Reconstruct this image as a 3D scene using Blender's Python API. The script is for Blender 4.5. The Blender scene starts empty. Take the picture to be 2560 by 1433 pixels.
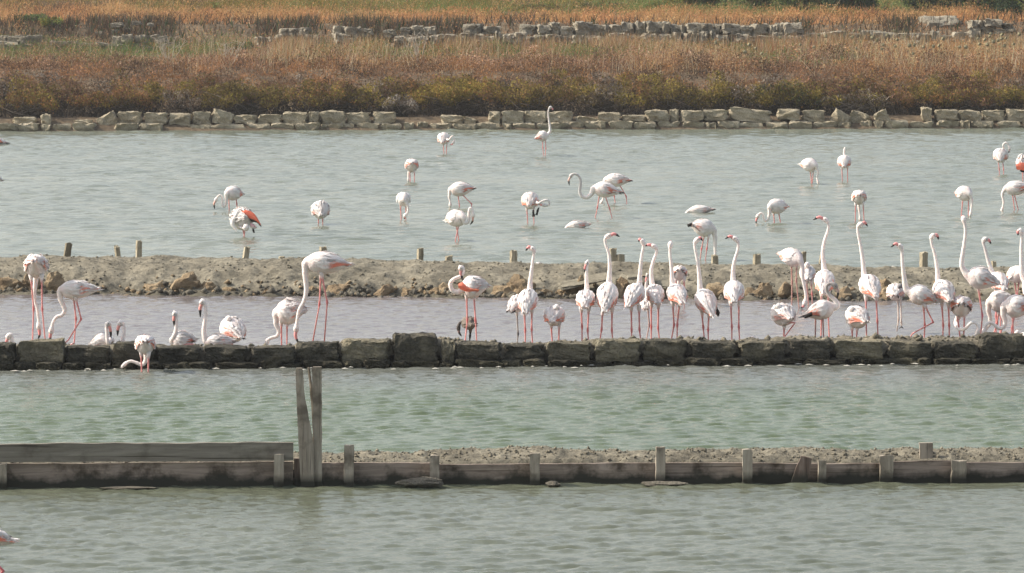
import bpy, bmesh, math, random
import numpy as np
from mathutils import Vector, noise as mnoise

random.seed(7)
RNG = np.random.default_rng(11)
R = math.radians
SC = bpy.context.scene
COL = SC.collection

# ------------------------------------------------------------------ camera, sky, sun, exposure
CAM_H = 5.0
FPX = 12000.0                     # focal length in pixels of the 2560 px wide photograph
PITCH = math.atan(806.5 / FPX)    # the true horizon lies above the frame
cam_d = bpy.data.cameras.new('camera')
cam_d.sensor_width = 36.0
cam_d.lens = 36.0 * FPX / 2560.0
cam_d.clip_start = 1.0
cam_d.clip_end = 6000.0
cam = bpy.data.objects.new('camera', cam_d)
COL.objects.link(cam)
cam.location = (0, 0, CAM_H)
cam.rotation_euler = (math.pi / 2 - PITCH, 0, 0)
SC.camera = cam

SUN_EL, SUN_AZ_BACK = R(38), R(10)      # sun stands left and a little behind the birds
sun_dir = Vector((-math.cos(SUN_EL) * math.cos(SUN_AZ_BACK), math.cos(SUN_EL) * math.sin(SUN_AZ_BACK), math.sin(SUN_EL)))
world = bpy.data.worlds.new('World')
SC.world = world
world.use_nodes = True
wn = world.node_tree
wn.nodes.clear()
w_out = wn.nodes.new('ShaderNodeOutputWorld')
w_bg = wn.nodes.new('ShaderNodeBackground')
w_sky = wn.nodes.new('ShaderNodeTexSky')
w_sky.sky_type = 'NISHITA'
w_sky.sun_disc = False
w_sky.sun_elevation = SUN_EL
w_sky.sun_rotation = math.atan2(sun_dir.x, sun_dir.y)
w_sky.air_density = 1.3
w_sky.dust_density = 3.5
w_sky.ozone_density = 1.0
w_bg.inputs['Strength'].default_value = 0.13
w_hs = wn.nodes.new('ShaderNodeHueSaturation')        # milky, hazy summer sky
w_hs.inputs['Saturation'].default_value = 0.60
wn.links.new(w_sky.outputs[0], w_hs.inputs['Color'])
wn.links.new(w_hs.outputs[0], w_bg.inputs[0])
wn.links.new(w_bg.outputs[0], w_out.inputs[0])

sun_l = bpy.data.lights.new('sun', 'SUN')
sun_l.energy = 4.1
sun_l.angle = R(0.55)
sun_l.color = (1.0, 0.91, 0.77)
sun_o = bpy.data.objects.new('sun', sun_l)
COL.objects.link(sun_o)
sun_o.location = (-30, 60, 60)
sun_o.rotation_euler = sun_dir.to_track_quat('Z', 'Y').to_euler()

SC.view_settings.view_transform = 'Standard'
SC.view_settings.look = 'None'
SC.view_settings.exposure = 0.74
SC.view_settings.gamma = 1.0
SC.view_settings.use_curve_mapping = False
SC.cycles.max_bounces = 6
SC.cycles.diffuse_bounces = 3
SC.cycles.glossy_bounces = 3
SC.cycles.transmission_bounces = 3
SC.cycles.caustics_reflective = False
SC.cycles.caustics_refractive = False

# ------------------------------------------------------------------ from a photograph pixel to a place
SP, CP = math.sin(PITCH), math.cos(PITCH)
def ray(px, py):
    u, v = px - 1280.0, 716.5 - py
    return Vector((u, FPX * CP + v * SP, -FPX * SP + v * CP))
def at(px, py, Y):
    d = ray(px, py); t = Y / d.y
    return Vector((d.x * t, Y, CAM_H + d.z * t))
def dist_at(py, z=0.0):
    d = ray(1280, py)
    return d.y * (CAM_H - z) / -d.z
def ppm(Y):
    return FPX / Y

# ------------------------------------------------------------------ helpers
def link(name, data, parent=None, mat=None, loc=None):
    o = bpy.data.objects.new(name, data)
    COL.objects.link(o)
    if parent is not None: o.parent = parent
    if loc is not None: o.location = loc
    if mat is not None and data is not None and not data.materials: data.materials.append(mat)
    return o
def tag(o, label=None, cat=None, group=None, kind=None):
    if label: o['label'] = label
    if cat: o['category'] = cat
    if group: o['group'] = group
    if kind: o['kind'] = kind
    return o
def thing(name, label, cat, loc=(0, 0, 0), group=None):
    o = bpy.data.objects.new(name, None)
    COL.objects.link(o)
    o.empty_display_size = 0.1
    o.location = loc
    return tag(o, label, cat, group)
def mesh_np(name, V, F, cols=None, smooth=False):
    """V (n,3), F (m,k) all faces with k corners, cols (n,3) linear colour per vertex"""
    V = np.asarray(V, dtype=np.float32); F = np.asarray(F, dtype=np.int32)
    m, k = F.shape
    me = bpy.data.meshes.new(name)
    me.vertices.add(len(V)); me.vertices.foreach_set('co', V.ravel())
    me.loops.add(m * k); me.loops.foreach_set('vertex_index', F.ravel())
    me.polygons.add(m)
    me.polygons.foreach_set('loop_start', np.arange(0, m * k, k, dtype=np.int32))
    if smooth: me.polygons.foreach_set('use_smooth', np.ones(m, dtype=bool))
    if cols is not None:
        a = me.color_attributes.new('Col', 'FLOAT_COLOR', 'POINT')
        c = np.ones((len(V), 4), dtype=np.float32); c[:, :3] = cols
        a.data.foreach_set('color', c.ravel())
    me.update(calc_edges=True)
    return me
class MB:
    """collects pieces with mixed faces and colours into one mesh"""
    def __init__(s): s.v = []; s.f = []; s.c = []
    def add(s, verts, faces, col=(0.8, 0.8, 0.8)):
        o = len(s.v)
        s.v += [tuple(p) for p in verts]
        s.f += [tuple(i + o for i in f) for f in faces]
        if len(col) == len(verts) and hasattr(col[0], '__len__'): s.c += [tuple(c) for c in col]
        else: s.c += [tuple(col)] * len(verts)
    def build(s, name, mat=None, parent=None, loc=None, smooth=True):
        me = bpy.data.meshes.new(name)
        me.from_pydata(s.v, [], s.f)
        a = me.color_attributes.new('Col', 'FLOAT_COLOR', 'POINT')
        a.data.foreach_set('color', np.array([(c[0], c[1], c[2], 1.0) for c in s.c], dtype=np.float32).ravel())
        if smooth: me.polygons.foreach_set('use_smooth', [True] * len(me.polygons))
        return link(name, me, parent, mat, loc)
def frames(P, up):
    P = [Vector(p) for p in P]; n = len(P)
    T = []
    for i in range(n):
        t = P[min(i + 1, n - 1)] - P[max(i - 1, 0)]
        T.append(t.normalized() if t.length > 1e-9 else Vector((0, 0, 1)))
    lat = T[0].cross(Vector(up))
    if lat.length < 1e-3: lat = T[0].cross(Vector((0, 1, 0)))
    lat.normalize()
    out = []
    for i in range(n):
        lat = (lat - T[i] * lat.dot(T[i]))
        lat.normalize()
        out.append((P[i], T[i], lat.copy(), lat.cross(T[i])))
    return out
def tube_geo(P, rad, seg=10, up=(0, 0, 1), squash=1.0, jitter=None):
    fr = frames(P, up); V = []; F = []
    for i, (p, t, l, u) in enumerate(fr):
        for k in range(seg):
            a = 2 * math.pi * k / seg
            r = rad[i]
            if jitter: r *= jitter(i, a)
            V.append(p + l * (math.cos(a) * r * squash) + u * (math.sin(a) * r))
    n = len(fr)
    for i in range(n - 1):
        for k in range(seg):
            k2 = (k + 1) % seg
            F.append((i * seg + k, (i + 1) * seg + k, (i + 1) * seg + k2, i * seg + k2))
    F.append(tuple(range(seg))); F.append(tuple((n - 1) * seg + k for k in reversed(range(seg))))
    return V, F
def catmull(P, step):
    P = [Vector(p) for p in P]
    Q = [P[0] * 2 - P[1]] + P + [P[-1] * 2 - P[-2]]
    out = []
    for i in range(1, len(Q) - 2):
        a, b, c, d = Q[i - 1], Q[i], Q[i + 1], Q[i + 2]
        n = max(1, int((c - b).length / step + 0.5))
        for j in range(n):
            t = j / n
            out.append(0.5 * ((2 * b) + (c - a) * t + (2 * a - 5 * b + 4 * c - d) * t * t + (3 * b - a - 3 * c + d) * t ** 3))
    out.append(P[-1])
    return out
def interp(x, xs, ys):
    return float(np.interp(x, xs, ys))
def fbm(x, y, z=0.0, o=4):
    return mnoise.fractal(Vector((x, y, z)), 0.9, 2.1, o)
_nt = RNG.random((256, 256)).astype(np.float32)
def vnoise(x, y):
    """smooth value noise for arrays, 0..1"""
    xi = np.floor(x).astype(int); yi = np.floor(y).astype(int)
    fx = x - xi; fy = y - yi
    fx = fx * fx * (3 - 2 * fx); fy = fy * fy * (3 - 2 * fy)
    a = _nt[xi & 255, yi & 255]; b = _nt[(xi + 1) & 255, yi & 255]
    c = _nt[xi & 255, (yi + 1) & 255]; d = _nt[(xi + 1) & 255, (yi + 1) & 255]
    return (a * (1 - fx) + b * fx) * (1 - fy) + (c * (1 - fx) + d * fx) * fy
def vfbm(x, y, o=4):
    s = 0; amp = 0.5; tot = 0
    for k in range(o):
        s = s + amp * vnoise(x * 2.03 ** k + 17.3 * k, y * 2.03 ** k + 5.1 * k); tot += amp; amp *= 0.5
    return s / tot

# ------------------------------------------------------------------ materials
def new_mat(name):
    m = bpy.data.materials.new(name); m.use_nodes = True
    nt = m.node_tree; b = nt.nodes['Principled BSDF']
    return m, nt, b
def N(nt, t, **kw):
    n = nt.nodes.new(t)
    for k, v in kw.items(): setattr(n, k, v)
    return n
def noise_node(nt, scale, detail=5, rough=0.6, vec=None, dist=0.0):
    n = N(nt, 'ShaderNodeTexNoise'); n.inputs['Scale'].default_value = scale
    n.inputs['Detail'].default_value = detail; n.inputs['Roughness'].default_value = rough
    n.inputs['Distortion'].default_value = dist
    if vec is not None: nt.links.new(vec, n.inputs['Vector'])
    return n
def ramp(nt, fac, stops):
    r = N(nt, 'ShaderNodeValToRGB')
    e = r.color_ramp.elements
    while len(e) < len(stops): e.new(0.5)
    for k, (p, c) in enumerate(stops):
        e[k].position = p; e[k].color = (c[0], c[1], c[2], 1)
    nt.links.new(fac, r.inputs[0]); return r
def mixc(nt, fac, a, b, mode='MIX'):
    m = N(nt, 'ShaderNodeMix', data_type='RGBA', blend_type=mode)
    for s, v in ((m.inputs[0], fac), (m.inputs[6], a), (m.inputs[7], b)):
        if isinstance(v, (int, float)): s.default_value = v
        elif isinstance(v, tuple): s.default_value = (v[0], v[1], v[2], 1)
        else: nt.links.new(v, s)
    return m.outputs[2]
def bump(nt, b, h, strength, dist):
    bp = N(nt, 'ShaderNodeBump'); bp.inputs['Strength'].default_value = strength
    bp.inputs['Distance'].default_value = dist
    nt.links.new(h, bp.inputs['Height']); nt.links.new(bp.outputs[0], b.inputs['Normal'])
def world_pos(nt):
    return N(nt, 'ShaderNodeNewGeometry').outputs['Position']
def mapping(nt, vec, scale):
    m = N(nt, 'ShaderNodeMapping'); m.inputs['Scale'].default_value = scale
    nt.links.new(vec, m.inputs['Vector']); return m.outputs[0]
def obj_pos(nt):
    return N(nt, 'ShaderNodeTexCoord').outputs['Object']

def mat_plumage():
    m, nt, b = new_mat('plumage')
    c = N(nt, 'ShaderNodeVertexColor', layer_name='Col')
    n = noise_node(nt, 26, 4, 0.6, obj_pos(nt))
    col = mixc(nt, 0.12, c.outputs[0], ramp(nt, n.outputs[0], [(0.3, (0.55, 0.5, 0.5)), (0.65, (1, 1, 1))]).outputs[0], 'MULTIPLY')
    nt.links.new(col, b.inputs['Base Color'])
    b.inputs['Roughness'].default_value = 0.85
    b.inputs['Subsurface Weight'].default_value = 0.5      # fluffy feathers let light through
    b.inputs['Subsurface Radius'].default_value = (1.0, 0.85, 0.8)
    b.inputs['Subsurface Scale'].default_value = 0.05
    b.inputs['Specular IOR Level'].default_value = 0.15
    n2 = noise_node(nt, 42, 3, 0.6, obj_pos(nt))
    bump(nt, b, n2.outputs[0], 0.55, 0.025)
    return m
def mat_vcol(name, rough=0.7, spec=0.2, translucent=0.0):
    m, nt, b = new_mat(name)
    c = N(nt, 'ShaderNodeVertexColor', layer_name='Col')
    nt.links.new(c.outputs[0], b.inputs['Base Color'])
    b.inputs['Roughness'].default_value = rough
    b.inputs['Specular IOR Level'].default_value = spec
    if translucent:
        t = N(nt, 'ShaderNodeBsdfTranslucent'); nt.links.new(c.outputs[0], t.inputs['Color'])
        mx = N(nt, 'ShaderNodeMixShader'); mx.inputs[0].default_value = translucent
        nt.links.new(b.outputs[0], mx.inputs[1]); nt.links.new(t.outputs[0], mx.inputs[2])
        nt.links.new(mx.outputs[0], nt.nodes['Material Output'].inputs['Surface'])
    return m
def mat_stone(name, c0, c1, c2, scale=3.0, spots=(0.5, 0.48, 0.44), bump_s=0.6, bump_d=0.03, wet=None, spot_pos=0.70):
    m, nt, b = new_mat(name)
    p = world_pos(nt)
    n = noise_node(nt, scale, 6, 0.65, p)
    col = ramp(nt, n.outputs[0], [(0.3, c0), (0.5, c1), (0.68, c2)]).outputs[0]
    n2 = noise_node(nt, scale * 7, 4, 0.7, p)
    col = mixc(nt, ramp(nt, n2.outputs[0], [(spot_pos - 0.06, (0, 0, 0)), (spot_pos + 0.04, (1, 1, 1))]).outputs[0], col, spots)
    n3 = noise_node(nt, scale * 16, 3, 0.6, p)
    col = mixc(nt, 0.55, col, ramp(nt, n3.outputs[0], [(0.3, (0.4, 0.4, 0.4)), (0.62, (1, 1, 1))]).outputs[0], 'MULTIPLY')
    if wet is not None:     # water-stained band just above the waterline
        sx = N(nt, 'ShaderNodeSeparateXYZ'); nt.links.new(p, sx.inputs[0])
        ad = N(nt, 'ShaderNodeMath', operation='MULTIPLY_ADD'); nt.links.new(n.outputs[0], ad.inputs[0])
        ad.inputs[1].default_value = -wet[2]; nt.links.new(sx.outputs[2], ad.inputs[2])
        mr = N(nt, 'ShaderNodeMapRange'); nt.links.new(ad.outputs[0], mr.inputs[0])
        mr.inputs[1].default_value = wet[0] - wet[2] * .5; mr.inputs[2].default_value = wet[1] - wet[2] * .5
        col = mixc(nt, mr.outputs[0], mixc(nt, 0.8, col, (0.32, 0.33, 0.27), 'MULTIPLY'), col)
    nt.links.new(col, b.inputs['Base Color'])
    b.inputs['Roughness'].default_value = 0.92
    b.inputs['Specular IOR Level'].default_value = 0.15
    mx = N(nt, 'ShaderNodeMath', operation='ADD'); nt.links.new(n3.outputs[0], mx.inputs[0]); nt.links.new(n2.outputs[0], mx.inputs[1])
    bump(nt, b, mx.outputs[0], bump_s, bump_d)
    return m
def mat_wood(name, c0, c1, c2, wet=(0.05, 0.11, 0.10), along='x', stain=0.75):
    m, nt, b = new_mat(name)
    p = world_pos(nt)
    v = mapping(nt, p, (1.2, 6, 16) if along == 'x' else (14, 14, 1.4))
    n = noise_node(nt, 1.0, 6, 0.7, v, 0.6)
    n2 = noise_node(nt, 3.2, 5, 0.65, p)
    col = ramp(nt, n.outputs[0], [(0.28, c0), (0.5, c1), (0.72, c2)]).outputs[0]
    st = ramp(nt, n2.outputs[0], [(0.5, (1, 1, 1)), (0.64, (0.32, 0.30, 0.27))]).outputs[0]
    col = mixc(nt, stain, col, st, 'MULTIPLY')
    n4 = noise_node(nt, 1.0, 3, 0.5, mapping(nt, p, (0.5, 4, 42) if along == 'x' else (46, 46, 1.1)), 0.3)      # cracks along the grain
    col = mixc(nt, 0.8, col, ramp(nt, n4.outputs[0], [(0.30, (0.18, 0.16, 0.14)), (0.37, (1, 1, 1))]).outputs[0], 'MULTIPLY')
    sx = N(nt, 'ShaderNodeSeparateXYZ'); nt.links.new(p, sx.inputs[0])
    ad = N(nt, 'ShaderNodeMath', operation='MULTIPLY_ADD'); nt.links.new(n2.outputs[0], ad.inputs[0])
    ad.inputs[1].default_value = -wet[2]; nt.links.new(sx.outputs[2], ad.inputs[2])
    mr = N(nt, 'ShaderNodeMapRange'); nt.links.new(ad.outputs[0], mr.inputs[0])
    mr.inputs[1].default_value = wet[0] - wet[2] * .5; mr.inputs[2].default_value = wet[1] - wet[2] * .5
    col = mixc(nt, mr.outputs[0], (0.035, 0.034, 0.026), col)
    nt.links.new(col, b.inputs['Base Color'])
    b.inputs['Roughness'].default_value = 0.88
    b.inputs['Specular IOR Level'].default_value = 0.2
    bump(nt, b, n.outputs[0], 0.5, 0.01)
    return m
def mat_mud(name, c0, c1, c2, scale=2.0, bd=0.06, wet=None):
    m, nt, b = new_mat(name)
    p = world_pos(nt)
    n = noise_node(nt, scale, 7, 0.68, p)
    n2 = noise_node(nt, scale * 9, 5, 0.7, p)
    col = ramp(nt, n.outputs[0], [(0.32, c0), (0.5, c1), (0.7, c2)]).outputs[0]
    col = mixc(nt, 0.7, col, ramp(nt, n2.outputs[0], [(0.34, (0.35, 0.35, 0.35)), (0.6, (1, 1, 1))]).outputs[0], 'MULTIPLY')
    if wet is not None:
        sx = N(nt, 'ShaderNodeSeparateXYZ'); nt.links.new(p, sx.inputs[0])
        ad = N(nt, 'ShaderNodeMath', operation='MULTIPLY_ADD'); nt.links.new(n.outputs[0], ad.inputs[0])
        ad.inputs[1].default_value = -0.15; nt.links.new(sx.outputs[2], ad.inputs[2])
        mr = N(nt, 'ShaderNodeMapRange'); nt.links.new(ad.outputs[0], mr.inputs[0])
        mr.inputs[1].default_value = wet[0] - .075; mr.inputs[2].default_value = wet[1] - .075
        col = mixc(nt, mr.outputs[0], mixc(nt, 0.7, col, (0.4, 0.4, 0.38), 'MULTIPLY'), col)
    nt.links.new(col, b.inputs['Base Color'])
    b.inputs['Roughness'].default_value = 0.95
    b.inputs['Specular IOR Level'].default_value = 0.1
    mx = N(nt, 'ShaderNodeMath', operation='ADD'); nt.links.new(n.outputs[0], mx.inputs[0]); nt.links.new(n2.outputs[0], mx.inputs[1])
    bump(nt, b, mx.outputs[0], 0.7, bd)
    return m
def mat_water(name, c0, c1, rough, bscale, bstr, shallow=None):
    m, nt, b = new_mat(name)
    p = world_pos(nt)
    n = noise_node(nt, 0.22, 4, 0.55, p)
    col = ramp(nt, n.outputs[0], [(0.35, c0), (0.65, c1)]).outputs[0]
    if shallow:         # water colour blends into a second tint towards the far edge
        sx = N(nt, 'ShaderNodeSeparateXYZ'); nt.links.new(p, sx.inputs[0])
        mr = N(nt, 'ShaderNodeMapRange', interpolation_type='SMOOTHSTEP'); nt.links.new(sx.outputs[1], mr.inputs[0])
        mr.inputs[1].default_value = shallow[0]; mr.inputs[2].default_value = shallow[1]
        col = mixc(nt, mr.outputs[0], col, shallow[2])
    nt.links.new(col, b.inputs['Base Color'])
    b.inputs['Roughness'].default_value = rough
    b.inputs['IOR'].default_value = 1.34
    n2 = noise_node(nt, bscale, 4, 0.6, mapping(nt, p, (0.8, 1.2, 1)))
    bump(nt, b, n2.outputs[0], bstr, 0.03)
    return m

M = {}
M['plumage'] = mat_plumage()
M['bill'] = mat_vcol('bill_horn', 0.45, 0.4)
M['leaf'] = mat_vcol('leaf', 0.8, 0.1, 0.2)
M['grass'] = mat_vcol('dry_grass', 0.75, 0.15, 0.35)
M['eye'] = new_mat('eye')[0]
M['eye'].node_tree.nodes['Principled BSDF'].inputs['Base Color'].default_value = (0.02, 0.015, 0.01, 1)
M['block'] = mat_stone('dark_stone', (0.038, 0.036, 0.030), (0.080, 0.074, 0.058), (0.18, 0.16, 0.115), 2.2, (0.30, 0.28, 0.22), 0.9, 0.03, (0.03, 0.16, 0.10), 0.72)
M['block_tan'] = mat_stone('tan_stone', (0.09, 0.082, 0.062), (0.18, 0.162, 0.118), (0.30, 0.265, 0.185), 2.2, (0.36, 0.33, 0.25), 0.9, 0.03, (0.03, 0.14, 0.08), 0.72)
M['shore_stone'] = mat_stone('shore_stone', (0.25, 0.212, 0.148), (0.38, 0.328, 0.235), (0.50, 0.44, 0.325), 2.0, (0.6, 0.57, 0.48), 0.8, 0.05, (0.0, 0.12, 0.04), 0.72)
M['ruin_stone'] = mat_stone('ruin_stone', (0.16, 0.14, 0.105), (0.28, 0.25, 0.195), (0.41, 0.37, 0.29), 1.3, (0.3, 0.24, 0.16), 0.8, 0.06, None, 0.68)
M['rock'] = mat_stone('tan_rock', (0.20, 0.145, 0.09), (0.35, 0.262, 0.165), (0.48, 0.38, 0.25), 4.0, (0.15, 0.12, 0.09), 0.9, 0.04, None, 0.66)
M['grey_rock'] = mat_stone('grey_rock', (0.10, 0.09, 0.075), (0.17, 0.155, 0.125), (0.25, 0.23, 0.185), 4.0, (0.3, 0.28, 0.23), 0.9, 0.04, None, 0.7)
M['board'] = mat_wood('weathered_board', (0.13, 0.10, 0.078), (0.26, 0.207, 0.17), (0.41, 0.335, 0.285), (0.05, 0.13, 0.26), 'x', 1.0)
M['top_board'] = mat_wood('grey_board', (0.14, 0.124, 0.10), (0.20, 0.18, 0.15), (0.27, 0.247, 0.207), (-1, -0.9, 0.02), 'x', 0.5)
M['post'] = mat_wood('weathered_post', (0.19, 0.16, 0.125), (0.31, 0.27, 0.22), (0.43, 0.385, 0.315), (0.04, 0.13, 0.06), 'z')
M['rotten'] = mat_wood('rotten_wood', (0.07, 0.05, 0.04), (0.14, 0.10, 0.08), (0.30, 0.24, 0.20), (0.05, 0.15, 0.1), 'z', 1.0)
M['bank_post'] = mat_wood('old_post', (0.20, 0.17, 0.12), (0.33, 0.29, 0.21), (0.45, 0.40, 0.30), (-1.0, -0.9, 0.02), 'z')
M['mud'] = mat_mud('bank_mud', (0.14, 0.126, 0.097), (0.225, 0.204, 0.158), (0.31, 0.282, 0.22), 1.6, 0.05, (0.14, 0.26))
M['cap_mud'] = mat_mud('cap_mud', (0.15, 0.135, 0.105), (0.24, 0.215, 0.165), (0.33, 0.295, 0.23), 3.0, 0.05)
M['soil'] = mat_mud('soil', (0.09, 0.07, 0.05), (0.16, 0.12, 0.08), (0.24, 0.18, 0.115), 0.8, 0.08)

# ------------------------------------------------------------------ ground: one sheet from under the pools to the horizon
T_D = [-60, 140.6, 141.4, 142.2, 146, 150, 156, 164.4, 165.6, 167.6, 176, 202, 232, 300, 600, 1500, 3000]
T_Z = [-0.45, -0.45, 0.05, 0.36, 0.5, 0.92, 1.4, 2.02, 2.12, 2.90, 2.98, 3.42, 4.3, 7.0, 22, 60, 120]
def shore_y(x): return 145.0 + 0.085 * x          # the far waterline runs slightly away on the right
def ground_z(x, y):
    xc = np.clip(x, -60, 60)
    z = np.interp(y - (3.6 + 0.085 * xc) * np.clip((162 - y) / 10, 0, 1), T_D, T_Z)
    w = np.clip((y - 147) / 6, 0, 1)
    return z + w * ((vfbm(x * 0.35 + 40, y * 0.35 + 9, 3) - 0.5) * 0.32)
def build_ground():
    xs = np.concatenate([[-1500, -500, -160, -70, -40], np.linspace(-26, 26, 131), [40, 70, 160, 500, 1500]])
    ys = np.concatenate([[-60, 20, 100, 135, 139], np.linspace(140.4, 172, 160), np.linspace(173, 240, 60), [260, 300, 400, 600, 1000, 1500, 3000]])
    X, Y = np.meshgrid(xs, ys)
    Z = ground_z(X, Y)
    V = np.stack([X, Y, Z], -1).reshape(-1, 3)
    nx = len(xs); ny = len(ys)
    i = np.arange(nx * ny).reshape(ny, nx)
    F = np.stack([i[:-1, :-1], i[:-1, 1:], i[1:, 1:], i[1:, :-1]], -1).reshape(-1, 4)
    tag(link('ground', mesh_np('ground', V, F, None, True), None, M['soil']), kind='structure')
build_ground()

# ------------------------------------------------------------------ water: wind ripples as real relief
def waves(X, Y, lmin, lmax, slope, n, seed, spread=0.5, main=R(105)):
    r = np.random.default_rng(seed)
    Z = np.zeros_like(X)
    for k in range(n):
        lam = lmin * (lmax / lmin) ** r.random()
        a = main + r.normal() * spread
        kk = 2 * math.pi / lam
        ph = r.random() * 6.283
        amp = slope / kk * math.sqrt(2.0 / n)
        arg = (X * math.cos(a) + Y * math.sin(a)) * kk + ph
        Z += amp * (np.sin(arg) + 0.25 * np.sin(2 * arg + 1.2))
    return Z
def pool(name, y0, y1, z, dx, dy, xw, mat, lmin, lmax, slope, seed, calm=None):
    xs = np.concatenate([[-400, -120, -60, -xw - 6], np.arange(-xw, xw + 1e-6, dx), [xw + 6, 60, 120, 400]])
    ys = np.arange(y0, y1 + dy, dy)
    X, Y = np.meshgrid(xs, ys)
    A = np.clip((xw - np.abs(X)) / 1.0, 0, 1)
    gust = 0.55 + 0.9 * vfbm(X * 0.22 + seed, Y * 0.09 + 3 * seed, 3)
    if calm is not None:        # lee of the walls: smoother water along the far edge
        gust = gust * np.clip(0.22 + (calm - Y) / 1.8, 0.22, 1)
    Z = z + waves(X, Y, lmin, lmax, slope, 46, seed) * A * gust
    V = np.stack([X, Y, Z], -1).reshape(-1, 3)
    nx = len(xs); ny = len(ys)
    i = np.arange(nx * ny).reshape(ny, nx)
    F = np.stack([i[:-1, :-1], i[:-1, 1:], i[1:, 1:], i[1:, :-1]], -1).reshape(-1, 4)
    tag(link(name, mesh_np(name, V, F, None, True), None, mat), kind='structure')
LAV_Z = 0.12
pool('front_pool_water', 30, 46.05, 0.0, 0.04, 0.04, 7.5, mat_water('front_water', (0.092, 0.103, 0.070), (0.115, 0.125, 0.090), 0.12, 14, 0.3), 0.08, 0.42, 0.195, 3)
pool('green_pool_water', 46.6, 59.95, 0.0, 0.04, 0.045, 8.5, mat_water('green_water', (0.080, 0.106, 0.053), (0.096, 0.122, 0.068), 0.12, 14, 0.3, (54.0, 59.3, (0.135, 0.142, 0.125))), 0.09, 0.46, 0.205, 5)
pool('shallow_pool_water', 60.3, 71.2, LAV_Z, 0.06, 0.06, 9.5, mat_water('shallow_water', (0.135, 0.118, 0.118), (0.175, 0.155, 0.152), 0.12, 9, 0.25), 0.12, 0.4, 0.14, 8)
pool('far_pool_water', 71.8, 148.6, 0.0, 0.12, 0.12, 20, mat_water('far_water', (0.13, 0.148, 0.115), (0.17, 0.186, 0.148), 0.15, 5, 0.3), 0.26, 0.9, 0.15, 12)

# ------------------------------------------------------------------ stone blocks
def block_mesh(name, n, seed, rough=0.07, round_=0.22, sharp=6.0):
    """unit block (-.5...5): rounded, chipped, uneven faces"""
    V = {}; F = []
    def vid(p):
        k = tuple(round(c, 4) for c in p)
        if k not in V: V[k] = len(V)
        return V[k]
    g = [-0.5 + i / n for i in range(n + 1)]
    for ax in range(3):
        for s in (-0.5, 0.5):
            for i in range(n):
                for j in range(n):
                    q = []
                    for a, b in ((i, j), (i + 1, j), (i + 1, j + 1), (i, j + 1)):
                        p = [0, 0, 0]; p[ax] = s; p[(ax + 1) % 3] = g[a]; p[(ax + 2) % 3] = g[b]
                        q.append(vid(p))
                    F.append(q if s > 0 else q[::-1])
    out = []
    for k in V:
        p = Vector(k)
        l = (abs(p.x) ** sharp + abs(p.y) ** sharp + abs(p.z) ** sharp) ** (1 / sharp)
        m = max(abs(p.x), abs(p.y), abs(p.z))
        q = p * ((1 - round_) + round_ * m / l)
        nz = mnoise.noise_vector(p * 2.3 + Vector((seed * 7.7, seed * 3.1, seed)))
        nz2 = mnoise.noise_vector(p * 5.1 + Vector((seed * 2.7, seed * 9.1, seed)))
        nz3 = mnoise.noise_vector(p * 11.0 + Vector((seed * 1.7, seed * 4.1, seed)))
        chip = max(0.0, mnoise.noise(p * 1.7 + Vector((seed * 13.1, 0, seed))) - 0.12) * (l * 1.3) ** 2
        out.append(q * (1 - chip * rough * 4.5) + nz * rough + nz2 * rough * 0.6 + nz3 * rough * 0.35)
    me = bpy.data.meshes.new(name)
    me.from_pydata(out, [], F)
    return me
def put_block(parent, me, mat, x0, x1, z0, z1, y0, depth, tilt=0.0, yaw=0.0, name='stone'):
    """front face at y0; coordinates in world, converted to the parent's frame"""
    o = link(name, me, parent)
    if not me.materials: me.materials.append(mat)
    b = parent.location
    o.location = ((x0 + x1) / 2 - b[0], y0 + depth / 2 - b[1], (z0 + z1) / 2 - b[2])
    o.scale = (x1 - x0, depth, z1 - z0)
    o.rotation_euler = (0, tilt, yaw)
    return o

# near wall: one course of big dark blocks over a course of low ones; birds rest on and behind it
def wall_y(x): return 59.55 + 0.075 * x          # the wall runs slightly towards the camera on the left
def px_x(px, Y): return (px - 1280) / FPX * Y * 1.0023
wall = thing('stone_wall', 'long low wall of big dark weathered stone blocks with flamingos standing along it', 'stone wall', (0, 59.5, 0))
big = [block_mesh('wall_block', 14, 40 + k, 0.085, 0.26, 5.0) for k in range(18)]
low = [block_mesh('low_block', 10, 70 + k, 0.10, 0.3, 4.0) for k in range(6)]
TOP = [(-140, -20, 860), (-20, 38, 860), (40, 160, 853), (162, 275, 868), (277, 385, 858), (387, 503, 868), (505, 621, 868), (622, 736, 868), (737, 848, 857), (850, 975, 851), (978, 1094, 838), (1098, 1139, 853), (1140, 1253, 858), (1255, 1363, 862), (1364, 1478, 858), (1481, 1603, 851), (1606, 1720, 851), (1724, 1842, 856), (1845, 1970, 856), (1974, 2082, 851), (2085, 2212, 853), (2214, 2330, 856), (2332, 2444, 857), (2446, 2568, 838), (2572, 2690, 855)]
random.seed(21)
for k, (a, b, top) in enumerate(TOP):
    Y = wall_y(px_x((a + b) / 2, 59.5)) + random.uniform(-0.06, 0.05)
    z1 = at(1280, top + 3, Y).z; z0 = at(1280, 906 - (a - 1280) * 0.0055, Y).z
    put_block(wall, big[k % 12] if a not in (40, 850, 1098, 1364, 1481, 2085) else big[12 + k % 6], M['block'] if a not in (40, 850, 1098, 1364, 1481, 2085) else M['block_tan'], px_x(a, Y) + 0.022, px_x(b, Y) - 0.022, z0 + random.uniform(-0.012, 0.012), z1 + 0.01, Y, 0.42, random.uniform(-0.035, 0.035), random.uniform(-0.09, 0.09))
LOWC = [-130, -30, 30, 85, 150, 210, 275, 340, 400, 470, 530, 650, 705, 760, 850, 905, 975, 1025, 1100, 1140, 1253, 1305, 1365, 1440, 1530, 1640, 1715, 1800, 1890, 2008, 2010, 2125, 2175, 2295, 2330, 2430, 2530, 2640]
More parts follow.
